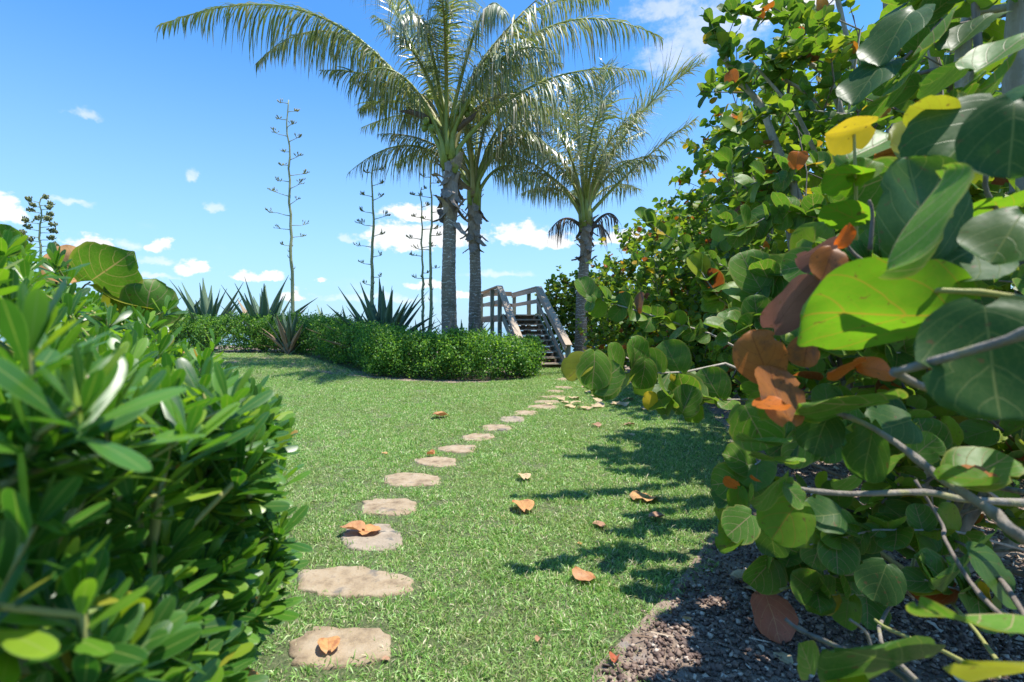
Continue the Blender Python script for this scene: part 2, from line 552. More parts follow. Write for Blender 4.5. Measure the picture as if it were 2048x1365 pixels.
M_wood = wood_material('weathered_wood', (0.27, 0.205, 0.145), (0.60, 0.485, 0.365))
M_wood_green = wood_material('mossy_wood', (0.15, 0.16, 0.12), (0.32, 0.34, 0.26), (0.18, 0.21, 0.15))
M_wood_brown = wood_material('brown_wood', (0.15, 0.10, 0.065), (0.32, 0.23, 0.155))

m, T = new_mat('limestone')
pos = T.n('ShaderNodeNewGeometry').outputs['Position']
oi = T.n('ShaderNodeObjectInfo').outputs['Random']
n1 = T.noise(pos, 9.0, 6, 0.62)
n2 = T.noise(pos, 48.0, 5, 0.7)
col = T.ramp(n1, [(0.3, (0.17, 0.118, 0.068)), (0.48, (0.33, 0.245, 0.15)), (0.72, (0.40, 0.32, 0.22))])
col = T.mix(T.maprange(n2, 0.52, 0.68, 0, 0.55), col, (0.20, 0.15, 0.10))
col = T.mix(T.maprange(T.noise(pos, 5.2, 4), 0.6, 0.68, 0, 0.8), col, (0.13, 0.12, 0.105))
pr = T.n('ShaderNodeBsdfPrincipled', {'Base Color': col, 'Roughness': 0.9})
bp = T.n('ShaderNodeBump', {'Strength': 0.8, 'Distance': 0.02, 'Height': T.m('ADD', n1, T.m('MULTIPLY', n2, 0.5))})
T.nt.links.new(bp.outputs[0], pr.inputs['Normal'])
out(T, pr.outputs[0])
M_stone = m
M_stone_grey = bark_material('grey_stone', (0.19, 0.145, 0.10), (0.40, 0.325, 0.235), 16, 0.8, stretch=(1, 1, 1), spots=(0.13, 0.12, 0.10))

m, T = new_mat('turf_soil')
pos = T.n('ShaderNodeNewGeometry').outputs['Position']
n1 = T.noise(pos, 60.0, 5, 0.7)
n2 = T.noise(pos, 1.1, 3)
col = T.ramp(n1, [(0.32, (0.06, 0.085, 0.03)), (0.5, (0.12, 0.16, 0.055)), (0.68, (0.27, 0.26, 0.13))])
col = T.mix(T.maprange(n2, 0.4, 0.7, 0, 0.25), col, (0.16, 0.15, 0.08))
pr = T.n('ShaderNodeBsdfPrincipled', {'Base Color': col, 'Roughness': 0.95})
bp = T.n('ShaderNodeBump', {'Strength': 1.0, 'Distance': 0.03, 'Height': n1})
T.nt.links.new(bp.outputs[0], pr.inputs['Normal'])
out(T, pr.outputs[0])
M_soil = m
M_mulchbed = bark_material('mulch_bed', (0.10, 0.068, 0.05), (0.40, 0.30, 0.22), 40, 1.0, stretch=(1, 1, 1), spots=(0.24, 0.20, 0.17))
M_sand = bark_material('dune_sand', (0.30, 0.26, 0.18), (0.46, 0.41, 0.31), 6, 0.4, stretch=(1, 1, 1), spots=(0.12, 0.15, 0.06))

m, T = new_mat('sea_water')
pos = T.n('ShaderNodeNewGeometry').outputs['Position']
n1 = T.noise(T.v('MULTIPLY', pos, (0.3, 1, 1)), 0.5, 5)
pr = T.n('ShaderNodeBsdfPrincipled', {'Base Color': (0.02, 0.10, 0.13, 1), 'Roughness': 0.12})
bp = T.n('ShaderNodeBump', {'Strength': 0.5, 'Distance': 0.3, 'Height': n1})
T.nt.links.new(bp.outputs[0], pr.inputs['Normal'])
out(T, pr.outputs[0])
M_sea = m

m, T = new_mat('grass_blade')
oi = T.n('ShaderNodeObjectInfo').outputs['Random']
at = T.n('ShaderNodeAttribute', attribute_name='rnd').outputs['Fac']
pos = T.n('ShaderNodeNewGeometry').outputs['Position']
r = T.m('FRACT', T.m('ADD', oi, at))
col = T.ramp(r, [(0.0, (0.085, 0.205, 0.032)), (0.28, (0.165, 0.34, 0.06)), (0.58, (0.27, 0.47, 0.10)), (0.82, (0.42, 0.60, 0.20)), (0.86, (0.56, 0.52, 0.29)), (1.0, (0.66, 0.58, 0.38))])
big = T.noise(pos, 0.9, 4, 0.6)
col = T.mix(T.maprange(big, 0.42, 0.7, 0, 0.35), col, (0.27, 0.27, 0.12))
patch = T.noise(pos, 3.4, 4, 0.65)
col = T.mix(T.maprange(patch, 0.58, 0.76, 0, 0.5), col, (0.46, 0.40, 0.24))
col = T.mix(T.maprange(patch, 0.44, 0.30, 0, 0.35), col, (0.10, 0.22, 0.03))
tipuv = T.n('ShaderNodeSeparateXYZ', {0: T.n('ShaderNodeUVMap', uv_map='UVMap').outputs[0]}).outputs[1]
col = T.mix(T.maprange(tipuv, 0.0, 0.5, 0.45, 0.0), col, (0.25, 0.24, 0.13))
pr = T.n('ShaderNodeBsdfPrincipled', {'Base Color': col, 'Roughness': 0.42, 'Specular IOR Level': 0.5})
tr = T.n('ShaderNodeBsdfTranslucent', {'Color': T.v('MULTIPLY', col, (1.3, 1.4, 0.7))})
out(T, T.n('ShaderNodeMixShader', {0: 0.3, 1: pr.outputs[0], 2: tr.outputs[0]}).outputs[0])
M_grass = m

m, T = new_mat('mulch_chip')
oi = T.n('ShaderNodeObjectInfo').outputs['Random']
col = T.ramp(oi, [(0.0, (0.085, 0.052, 0.038)), (0.5, (0.155, 0.10, 0.075)), (0.8, (0.24, 0.165, 0.12)), (0.92, (0.36, 0.27, 0.20)), (1.0, (0.56, 0.47, 0.37))])
pr = T.n('ShaderNodeBsdfPrincipled', {'Base Color': col, 'Roughness': 0.75})
out(T, pr.outputs[0])
M_chip = m

m, T = new_mat('litter')
oi = T.n('ShaderNodeObjectInfo').outputs['Random']
col = T.ramp(oi, [(0.0, (0.12, 0.075, 0.05)), (0.4, (0.28, 0.19, 0.12)), (0.75, (0.42, 0.33, 0.23)), (1.0, (0.52, 0.48, 0.42))])
out(T, T.n('ShaderNodeBsdfPrincipled', {'Base Color': col, 'Roughness': 0.8}).outputs[0])
M_litter = m

# ------------------------------------------------------------------ ground, bed outlines
BED = [(0.10, 0.6), (0.22, 1.3), (0.32, 1.82), (0.57, 2.14), (0.87, 2.5), (1.27, 3.1), (1.75, 3.8), (2.15, 4.8), (2.65, 6.2), (2.95, 7.6), (3.0, 9.0),
       (2.75, 10.4), (2.3, 12.2), (1.95, 13.9), (2.0, 15.5), (2.2, 22.0), (9.5, 22.0), (9.5, 0.6)]
HEDGE_BED = [(-12.5, 15.4), (-9.2, 15.5), (-7.4, 15.3), (-6.3, 14.8), (-4.4, 13.0), (-3.2, 11.8), (-2.2, 11.3), (-1.4, 11.15), (-0.5, 11.35), (0.25, 12.0),
             (0.62, 12.9), (0.45, 14.4), (0.3, 14.8), (-0.4, 22.0), (-12.5, 22.0)]


def inside(poly, x, y):
    c = False
    n = len(poly)
    j = n - 1
    for i in range(n):
        xi, yi = poly[i]
        xj, yj = poly[j]
        if (yi > y) != (yj > y) and x < (xj - xi) * (y - yi) / (yj - yi) + xi:
            c = not c
        j = i
    return c


def inside_np(poly, x, y):
    c = np.zeros(len(x), dtype=bool)
    n = len(poly)
    j = n - 1
    for i in range(n):
        xi, yi = poly[i]
        xj, yj = poly[j]
        if yi != yj:
            cond = ((yi > y) != (yj > y)) & (x < (xj - xi) * (y - yi) / (yj - yi) + xi)
            c ^= cond
        j = i
    return c


def sheet(name, xs, ys, fz, mat, keep=None):
    vs, fs = [], []
    for y in ys:
        for x in xs:
            vs.append((x, y, fz(x, y)))
    n = len(xs)
    for j in range(len(ys) - 1):
        for i in range(n - 1):
            fs.append((j * n + i, j * n + i + 1, (j + 1) * n + i + 1, (j + 1) * n + i))
    me = bpy.data.meshes.new(name)
    me.from_pydata(vs, [], fs)
    me.polygons.foreach_set('use_smooth', np.ones(len(fs), dtype=bool))
    return structure(name, me, mat)


def frange(a, b, s):
    return [a + (b - a) * i / max(1, round((b - a) / s)) for i in range(max(1, round((b - a) / s)) + 1)]


sheet('lawn_ground', frange(-60, -13, 4) + frange(-12.5, 9.5, 0.5) + frange(10, 60, 5), frange(-60, -3, 5) + frange(-2.5, 23, 0.5), gz, M_soil)
sheet('dune', frange(-400, -60, 40) + frange(-55, 55, 2.5) + frange(60, 400, 40), frange(23.0, 45, 1.0), gz, M_sand)
sheet('sea', [-7000, -600, 600, 7000], [36, 60, 200, 800, 8000], lambda x, y: -3.2, M_sea)


def poly_sheet(name, poly, mat, lift):
    # triangulated polygon that follows the ground
    import bmesh
    bm = bmesh.new()
    pts = []
    for i in range(len(poly)):
        a, b = Vector(poly[i]), Vector(poly[(i + 1) % len(poly)])
        k = max(1, int((b - a).length / 0.25))
        for q in range(k):
            p = a.lerp(b, q / k)
            pts.append((p.x + rng.uniform(-.03, .03), p.y + rng.uniform(-.03, .03)))
    f = bm.faces.new([bm.verts.new((x, y, gz(x, y) + lift)) for x, y in pts])
    bmesh.ops.triangulate(bm, faces=[f])
    bmesh.ops.subdivide_edges(bm, edges=[e for e in bm.edges if e.calc_length() > 1.5], cuts=3, use_grid_fill=True)
    for v in bm.verts:
        v.co.z = gz(v.co.x, v.co.y) + lift
    me = bpy.data.meshes.new(name)
    bmesh.ops.triangulate(bm, faces=bm.faces)
    bmesh.ops.recalc_face_normals(bm, faces=bm.faces)
    bm.to_mesh(me)
    bm.free()
    return structure(name, me, mat)


poly_sheet('mulch_bed', BED, M_mulchbed, 0.006)
poly_sheet('hedge_bed', HEDGE_BED, M_mulchbed, 0.006)

# ------------------------------------------------------------------ stepping stones
STONES = [(675, 1297, 204, 84), (712, 1168, 224, 62), (744, 1077, 120, 50), (778, 1016, 106, 32), (826, 961, 110, 28), (870, 925, 80, 20),
          (914, 899, 74, 15), (957, 876, 62, 15), (994, 857, 58, 11), (1024, 840, 46, 12), (1051, 827, 46, 9), (1085, 815, 58, 9),
          (1094, 805, 52, 7), (1106, 795, 54, 6), (1110, 784, 34, 5), (1128, 776, 34, 4), (1132, 760, 44, 5)]
STONE_LABELS = [
    'large tan stepping stone with one crumpled orange leaf on it, nearest the camera',
    'widest tan stepping stone, jagged upper edge and a dark stain at its left end',
    'brownish grey stepping stone carrying the big folded orange leaf',
    'pale stepping stone just beyond the stone with the folded orange leaf',
    'broad pale stepping stone, fifth along the path from the camera',
    'tan stepping stone with a tiny rolled orange leaf at its left corner',
    'pale cracked stepping stone, seventh along the path from the camera',
    'oval tan stepping stone, eighth along the path from the camera',
    'thin greyish stepping stone, ninth along the path from the camera',
    'grey triangular stepping stone, tenth along the path from the camera',
    'small bright square stepping stone, eleventh along the path from the camera',
    'long flat stepping stone beside the scatter of pale dead leaves',
    'narrow stepping stone partly under dry leaves, thirteenth from the camera',
    'narrow stepping stone with a pale leaf at its right end, fourteenth from the camera',
    'small flat stepping stone, fifteenth from the camera, just past the leaf scatter',
    'small half buried stepping stone, second from the foot of the wooden stairs',
    'last stepping stone before the foot of the wooden stairs']
stone_polys = []
from mathutils import noise as mnoise
for k, (X, Y, w, h) in enumerate(STONES):
    r_ = random.Random(100 + k)
    nc = r_.choice((5, 6, 6, 7))
    a0 = r_.uniform(0, 6.28)
    crn = []
    for i in range(nc):                                   # rough corners, then broken edges between them
        a = a0 + 2 * math.pi * (i + r_.uniform(-.22, .22)) / nc
        c_, s_ = math.cos(a), math.sin(a)
        q = 1.12 / (abs(c_) ** 4 + abs(s_) ** 4) ** .25 * r_.uniform(.9, 1.05)
        crn.append((c_ * q, s_ * q))
    per = 8
    n = nc * per
    poly = []
    for i in range(n):
        A_, B_ = crn[i // per], crn[(i // per + 1) % nc]
        f = (i % per) / per
        cx_, cy_ = A_[0] + (B_[0] - A_[0]) * f, A_[1] + (B_[1] - A_[1]) * f
        nv_ = mnoise.noise(Vector((cx_ * 2.3, cy_ * 2.3, k * 3.7))) * .17 + mnoise.noise(Vector((cx_ * 7, cy_ * 7, k * 5.1))) * .10
        if f == 0:
            nv_ -= .05
        cx_ *= 1 + nv_; cy_ *= 1 + nv_
        p = on_ground(X + max(-1.05, min(1.05, cx_)) * w / 2, Y - max(-1.05, min(1.05, cy_)) * h / 2)
        poly.append((p.x, p.y))
    cx = sum(p[0] for p in poly) / n
    cy = sum(p[1] for p in poly) / n
    stone_polys.append(poly)
    vs, fs = [], []
    rings = [(1.0, -0.05), (1.0, 0.002), (0.975, 0.010), (0.93, 0.013), (0.82, .014), (0.68, .014), (0.52, .014), (0.35, .014), (0.17, .014)]
    for rr, zz in rings:
        for i, (x, y) in enumerate(poly):
            px, py = cx + (x - cx) * rr, cy + (y - cy) * rr
            bump = 0.0 if zz < .002 else .009 * mnoise.noise(Vector((px * 7, py * 7, k))) + .005 * mnoise.noise(Vector((px * 22, py * 22, k)))
            if rr >= .93 and zz > 0:
                bump -= .004 * abs(mnoise.noise(Vector((px * 30, py * 30, k + 9))))
            vs.append((px, py, zz + bump + gz(x, y)))
    vs.append((cx, cy, 0.014 + gz(cx, cy)))
    for q in range(len(rings) - 1):
        for i in range(n):
            j = (i + 1) % n
            fs.append((q * n + i, q * n + j, (q + 1) * n + j, (q + 1) * n + i))
    q = len(rings) - 1
    for i in range(n):
        fs.append((q * n + i, q * n + (i + 1) % n, len(vs) - 1))
    me = bpy.data.meshes.new('stepping_stone')
    me.from_pydata([(a - cx, b - cy, c) for a, b, c in vs], [], fs)
    me.polygons.foreach_set('use_smooth', np.ones(len(fs), dtype=bool))
    o = link('stepping_stone', me, M_stone_grey if k == 2 or k == 9 else M_stone, None, Matrix.Translation((cx, cy, 0)))
    tag(o, STONE_LABELS[k], 'stepping stone', 'stepping stones across the lawn')

# ------------------------------------------------------------------ scattered stuff (grass, mulch chips)
def scatter(name, pts, rots, scales, idx, protos, mat):
    me = bpy.data.meshes.new(name)
    me.vertices.add(len(pts))
    me.vertices.foreach_set('co', np.asarray(pts, dtype=np.float32).ravel())
    a = me.attributes.new('rot', 'FLOAT_VECTOR', 'POINT'); a.data.foreach_set('vector', np.asarray(rots, dtype=np.float32).ravel())
    a = me.attributes.new('scl', 'FLOAT', 'POINT'); a.data.foreach_set('value', np.asarray(scales, dtype=np.float32))
    a = me.attributes.new('idx', 'INT', 'POINT'); a.data.foreach_set('value', np.asarray(idx, dtype=np.int32))
    col = bpy.data.collections.new(name + '_source')
    for p in protos:
        p.materials.append(mat)
        col.objects.link(bpy.data.objects.new(name + '_source', p))
    o = link(name, me)
    o['kind'] = 'stuff'
    ng = bpy.data.node_groups.new(name, 'GeometryNodeTree')
    ng.interface.new_socket(name='Geometry', in_out='INPUT', socket_type='NodeSocketGeometry')
    ng.interface.new_socket(name='Geometry', in_out='OUTPUT', socket_type='NodeSocketGeometry')
    nd = ng.nodes
    gi = nd.new('NodeGroupInput'); go = nd.new('NodeGroupOutput')
    ci = nd.new('GeometryNodeCollectionInfo')
    ci.inputs['Collection'].default_value = col
    ci.inputs['Separate Children'].default_value = True
    ci.inputs['Reset Children'].default_value = True
    ip = nd.new('GeometryNodeInstanceOnPoints')
    ip.inputs['Pick Instance'].default_value = True

    def named(nm, typ):
        q = nd.new('GeometryNodeInputNamedAttribute')
        q.data_type = typ
        q.inputs['Name'].default_value = nm
        return q.outputs['Attribute']
    e2r = nd.new('FunctionNodeEulerToRotation')
    lk = ng.links.new
    lk(named('rot', 'FLOAT_VECTOR'), e2r.inputs[0])
    lk(gi.outputs[0], ip.inputs['Points'])
    lk(ci.outputs[0], ip.inputs['Instance'])
    lk(named('idx', 'INT'), ip.inputs['Instance Index'])
    lk(e2r.outputs[0], ip.inputs['Rotation'])
    lk(named('scl', 'FLOAT'), ip.inputs['Scale'])
    lk(ip.outputs[0], go.inputs[0])
    md = o.modifiers.new('scatter', 'NODES')
    md.node_group = ng
    return o


def grass_tuft(seed, n=44, rad=0.064):
    r_ = random.Random(seed)
    V, Fq, Ft, U, Rn = [], [], [], [], []
    for b in range(n):
        a = r_.uniform(0, 6.283)
        q = rad * math.sqrt(r_.random())
        p = Vector((q * math.cos(a), q * math.sin(a), -0.004))
        az_ = r_.uniform(0, 6.283)
        lean = r_.uniform(0.25, 1.25)
        L = r_.uniform(0.015, 0.042)
        w = r_.uniform(0.0024, 0.0046)
        d = Vector((math.cos(az_) * math.sin(lean), math.sin(az_) * math.sin(lean), math.cos(lean)))
        side = d.cross(Vector((r_.uniform(-1, 1), r_.uniform(-1, 1), 1.2))).normalized() * (w / 2)
        mid = p + d * L * 0.55
        tip = mid + (d + Vector((0, 0, -r_.uniform(0.1, 0.9)))).normalized() * L * 0.45
        o = len(V)
        V += [p - side * .7, p + side * .7, mid + side, mid - side, tip]
        U += [(0, 0), (1, 0), (1, .55), (0, .55), (.5, 1)]
        Rn += [r_.random()] * 5
        Fq.append((o, o + 1, o + 2, o + 3))
        Ft.append((o + 3, o + 2, o + 4))
    return mesh_np('grass_tuft', [tuple(v) for v in V], [np.array(Fq), np.array(Ft)], U, Rn, smooth=False)


def lawn_points():
    xs, ys, ss = [], [], []
    bands = [(1.5, 3.0, 620, 1.0), (3.0, 5.0, 430, 1.12), (5.0, 8.0, 300, 1.25), (8.0, 12.0, 190, 1.5), (12.0, 17.0, 120, 1.85)]
    for y0, y1, dens, sc in bands:
        x0, x1 = -0.85 * y1 - 1.3, min(0.52 * y1 + 0.6, 3.3)
        n = int((x1 - x0) * (y1 - y0) * dens)
        x = nrng.uniform(x0, x1, n)
        y = nrng.uniform(y0, y1, n)
        k = (x > -0.85 * y - 1.2) & (x < 0.52 * y + 0.6)
        xs.append(x[k]); ys.append(y[k]); ss.append(np.full(k.sum(), sc))
    x, y, s = np.concatenate(xs), np.concatenate(ys), np.concatenate(ss)
    jx, jy = nrng.normal(-.015, 0.06, len(x)), nrng.normal(0, 0.06, len(x))
    k = ~inside_np(BED, x + jx, y + jy) & ~inside_np(HEDGE_BED, x + jx, y + jy)
    for p in stone_polys:
        c = np.mean(p, axis=0)
        shr = [(c[0] + (a - c[0]) * .94, c[1] + (b - c[1]) * .94) for a, b in p]
        k &= ~inside_np(shr, x, y)
    # worn, thinner turf here and there
    th = np.sin(x * 2.1 + 1.3 * np.sin(y * 1.7)) * np.cos(y * 2.6 + np.sin(x * 1.9)) + nrng.uniform(-0.5, 0.5, len(x))
    k &= ~((th > 0.88) & (nrng.random(len(x)) < 0.65))
    for p in stone_polys[:10]:
        c = np.mean(p, axis=0)
        rr = max(abs(a - c[0]) for a, b in p)
        ry = max(abs(b - c[1]) for a, b in p)
        q = np.sqrt(((x - c[0]) / rr) ** 2 + ((y - c[1]) / ry) ** 2)
        k &= ~((q < 1.45) & (nrng.random(len(x)) < 0.5))
    return x[k], y[k], s[k]


x, y, s = lawn_points()
z = np.array([gz(a, b) for a, b in zip(x, y)])
n = len(x)
rot = np.stack([nrng.normal(0, .12, n), nrng.normal(0, .12, n), nrng.uniform(0, 6.28, n)], 1)
protos = [grass_tuft(i) for i in range(8)]
scatter('lawn_grass', np.stack([x, y, z], 1), rot, s * nrng.uniform(0.75, 1.25, n), nrng.integers(0, 8, n), protos, M_grass)


def chip(seed):
    r_ = random.Random(seed)
    a, b, c = r_.uniform(.005, .0125), r_.uniform(.004, .0085), r_.uniform(.002, .005)
    vs = [(i * a * r_.uniform(.6, 1.1), j * b * r_.uniform(.6, 1.1), k * c * r_.uniform(.6, 1.1)) for k in (-1, 1) for i, j in ((-1, -1), (1, -1), (1, 1), (-1, 1))]
    vs += [(0, 0, c * 1.5)]
    fs = [np.array([(3, 2, 1, 0), (0, 1, 5, 4), (1, 2, 6, 5), (2, 3, 7, 6), (3, 0, 4, 7)]), np.array([(4, 5, 8), (5, 6, 8), (6, 7, 8), (7, 4, 8)])]
    return mesh_np('mulch_chip', vs, fs, smooth=False)


px_, py_ = [], []
for y0, y1, dens in ((1.0, 2.6, 5600), (2.6, 4.5, 2200), (4.5, 8, 320)):
    nn = int(4.5 * (y1 - y0) * dens)
    a = nrng.uniform(0.15, 4.65, nn); b = nrng.uniform(y0, y1, nn)
    k = (a < 1.1 * b + 0.2) & inside_np(BED, a - 0.09 + nrng.normal(0, .07, nn), b)
    px_.append(a[k]); py_.append(b[k])
a, b = np.concatenate(px_), np.concatenate(py_)
dens_n = np.sin(a * 5.1 + np.sin(b * 4.3)) * np.cos(b * 4.7 + a) + nrng.uniform(-.6, .6, len(a))
k = dens_n > -0.75
a, b = a[k], b[k]
n = len(a)
scatter('mulch_chips', np.stack([a, b, 0.010 + nrng.uniform(0, .008, n)], 1), np.stack([nrng.normal(0, .4, n), nrng.normal(0, .4, n), nrng.uniform(0, 6.28, n)], 1),
        nrng.choice([.4, .55, .75, .95, 1.3], n), nrng.integers(0, 6, n), [chip(i) for i in range(6)], M_chip)
# bits of twig and torn leaf lying on the mulch
def litter_bit(seed):
    r_ = random.Random(seed)
    if seed % 3 == 0:
        L, w = r_.uniform(.05, .11), .0022
        vs = [(-L / 2, -w, 0), (L / 2, -w * .6, .006), (L / 2, w * .6, .006), (-L / 2, w, 0), (-L / 2, 0, w * 2), (L / 2, 0, .006 + w)]
        return mesh_np('litter', vs, [np.array([(0, 1, 5, 4), (4, 5, 2, 3)])], smooth=False)
    n = 7
    vs = [(r_.uniform(.6, 1.1) * .026 * math.cos(i * 6.283 / n), r_.uniform(.5, 1.1) * .02 * math.sin(i * 6.283 / n), r_.uniform(0, .012)) for i in range(n)] + [(0, 0, .003)]
    return mesh_np('litter', vs, [np.array([(i, (i + 1) % n, n) for i in range(n)])], smooth=False)


nn = 1500
a = nrng.uniform(.2, 6.5, nn); b = nrng.uniform(1.2, 9.5, nn) ** 1.0
k = inside_np(BED, a - .06, b)
a, b = a[k], b[k]; n = len(a)
scatter('leaf_litter', np.stack([a, b, np.full(n, .02)], 1), np.stack([nrng.normal(0, .25, n), nrng.normal(0, .25, n), nrng.uniform(0, 6.28, n)], 1),
        nrng.uniform(.6, 1.5, n), nrng.integers(0, 9, n), [litter_bit(i) for i in range(9)], M_litter)

# ------------------------------------------------------------------ wooden dune stairs
hd = Vector((-0.24, 0.97, 0)).normalized()
rt = Vector((hd.y, -hd.x, 0))
st0 = Vector((0.97, 14.95, 0))
stairs = thing('wooden_staircase', st0, 'grey weathered wooden stairs with handrails climbing to a small deck', 'staircase')


def SP(s, r, z):
    return st0 + hd * s + rt * r + Vector((0, 0, z))


def spart(name, a, b, w, h, mat, up=(0, 0, 1)):
    mb = MB(); mb.bar(a, b, w, h, up)
    o = part(name, mb.mesh(name), mat, stairs)
    return o


RISE, RUN, NT_ = 0.17, 0.285, 10
for i in range(NT_):
    zz, ss = RISE * (i + 1) - 0.022, RUN * i + 0.13
    spart('tread', SP(ss, -0.6, zz), SP(ss, 0.6, zz), 0.27, 0.042, M_wood)
    spart('riser', SP(ss + 0.10, -0.6, zz - .105), SP(ss + 0.10, 0.6, zz - .105), 0.022, 0.125, M_wood_brown)
    if i < NT_ - 1:
        for r in (-0.35, 0.42):
            spart('cleat', SP(ss + 0.08, r, zz + 0.021), SP(ss + 0.08, r, zz + 0.126), 0.06, 0.05, M_wood_brown, up=hd)
top_s = RUN * NT_
for r in (-0.63, 0.63):
    spart('stringer', SP(-0.05, r, -0.02), SP(top_s, r, RISE * NT_ - 0.08), 0.05, 0.24, M_wood_green)
spart('stringer', SP(0.1, 0.0, 0.0), SP(top_s, 0.0, RISE * NT_ - 0.16), 0.05, 0.2, M_wood_brown)
DZ = RISE * NT_
for k in range(20):
    ss = top_s + 0.09 + k * 0.185
    spart('deck_board', SP(ss, -0.66, DZ - 0.02), SP(ss, 0.66, DZ - 0.02), 0.172, 0.04, M_wood)
for r in (-0.68, 0.68):
    spart('deck_beam', SP(top_s - 0.02, r, DZ - 0.15), SP(top_s + 3.8, r, DZ - 0.15), 0.05, 0.2, M_wood_brown)
spart('deck_beam', SP(top_s + 0.02, -0.65, DZ - 0.15), SP(top_s + 0.02, 0.65, DZ - 0.15), 0.05, 0.2, M_wood_brown)
RH = 0.98
for r in (-0.72, 0.72):
    sg = 1 if r > 0 else -1
    spart('post', SP(-0.02, r + sg * 0.02, -0.05), SP(-0.02, r + sg * 0.02, 0.70), 0.13, 0.13, M_wood_green, up=hd)
    spart('post', SP(top_s + 0.08, r, -0.3), SP(top_s + 0.08, r, DZ + RH - 0.02), 0.13, 0.13, M_wood_green, up=hd)
    for q in (1.4, 3.7):
        spart('post', SP(top_s + q, r, -0.6), SP(top_s + q, r, DZ + RH - 0.02), 0.13, 0.13, M_wood_green, up=hd)
    # sloping cap, side board under it and lower rail
    a0, a1 = SP(-0.14, r, 0.71), SP(top_s + 0.1, r, DZ + RH + 0.02)
    spart('handrail', a0, a1, 0.21, 0.042, M_wood)
    dn = Vector((0, 0, -0.11))
    spart('side_rail', a0 + dn + hd * 0.02 - rt * sg * 0.09, a1 + dn - rt * sg * 0.09, 0.04, 0.14, M_wood)
    dn = Vector((0, 0, -0.52))
    spart('side_rail', SP(0.0, r - sg * 0.09, 0.22), SP(top_s + 0.08, r - sg * 0.09, DZ + 0.52), 0.04, 0.14, M_wood)
    spart('handrail', SP(top_s + 0.1, r, DZ + RH + 0.022), SP(top_s + 3.8, r, DZ + RH + 0.022), 0.21, 0.042, M_wood)
    spart('side_rail', SP(top_s + 0.1, r - sg * 0.09, DZ + RH - 0.09), SP(top_s + 3.75, r - sg * 0.09, DZ + RH - 0.09), 0.04, 0.14, M_wood)
    spart('side_rail', SP(top_s + 0.1, r - sg * 0.09, DZ + 0.48), SP(top_s + 3.75, r - sg * 0.09, DZ + 0.48), 0.04, 0.14, M_wood)
spart('handrail', SP(top_s + 3.75, -0.62, DZ + RH + 0.0), SP(top_s + 3.75, 0.62, DZ + RH + 0.0), 0.042, 0.19, M_wood_brown)
spart('side_rail', SP(top_s + 3.75, -0.62, DZ + 0.5), SP(top_s + 3.75, 0.62, DZ + 0.5), 0.042, 0.14, M_wood_brown)

# ------------------------------------------------------------------ coconut palms
def bez(a, b, c, t):
    return a * ((1 - t) ** 2) + b * (2 * t * (1 - t)) + c * (t * t)


def leaflet_mesh(p0, p1, p2, pet, lmax, droop, up0, dead, seed, miss=0.08):
    r_ = random.Random(seed)
    Llen = sum((bez(p0, p1, p2, (i + 1) / 20) - bez(p0, p1, p2, i / 20)).length for i in range(20))
    n = max(20, int(Llen * (1 - pet) / 0.042))
    V, Q, Tt, U, Rn = [], [], [], [], []
    for i in range(n):
        f = (i + 0.5) / n
        t = pet + (1 - pet) * f
        c = bez(p0, p1, p2, t)
        T_ = ((p1 - p0) * (1 - t) + (p2 - p1) * t).normalized()
        side = T_.cross(Vector((0, 0, 1)))
        side = side.normalized() if side.length > 0.15 else T_.orthogonal().normalized()
        upv = side.cross(T_)
        prof = (0.55 + 0.45 * sm(f / 0.3)) * (1 - 0.72 * sm((f - 0.55) / 0.45))
        for sg in (-1, 1):
            if r_.random() < miss:
                continue
            L = lmax * prof * r_.choice((1, 1, 1, .6)) * r_.uniform(0.72, 1.08)
            fwd = 0.55 + 0.75 * f + r_.uniform(-.15, .15)
            d = (side * sg + T_ * fwd + upv * (up0 + r_.uniform(-.12, .12))).normalized()
            w = 0.0195 * r_.uniform(.6, 1.25)
            wid = T_ - d * T_.dot(d)
            wid = (wid.normalized() + upv * r_.uniform(-.5, .5)).normalized() * w
            pts = [c]
            dd = d
            wv = mnoise.noise(Vector((f * 5.0, sg * 3.1, seed * 1.7)))
            dr = droop * max(.15, r_.uniform(0.45, 1.5) + .9 * wv)
            nseg = 4
            for k in range(nseg):
                dd = (dd + Vector((0, 0, -dr * (0.75 + 0.45 * k))) + Vector((r_.uniform(-.2, .2), r_.uniform(-.2, .2), 0))).normalized()
                pts.append(pts[-1] + dd * (L / nseg))
            o = len(V)
            ws = (0.75, 1.0, 0.85, 0.5)
            rr = r_.random()
            for k in range(nseg):
                V += [pts[k] - wid * ws[k], pts[k] + wid * ws[k]]
                U += [(0, k / nseg), (1, k / nseg)]
            V.append(pts[-1]); U.append((.5, 1))
            Rn += [rr] * (2 * nseg + 1)
            for k in range(nseg - 1):
                Q.append((o + 2 * k, o + 2 * k + 1, o + 2 * k + 3, o + 2 * k + 2))
            Tt.append((o + 2 * nseg - 2, o + 2 * nseg - 1, o + 2 * nseg))
    return mesh_np('leaflets', [tuple(v) for v in V], [np.array(Q), np.array(Tt)], U, Rn, smooth=True)


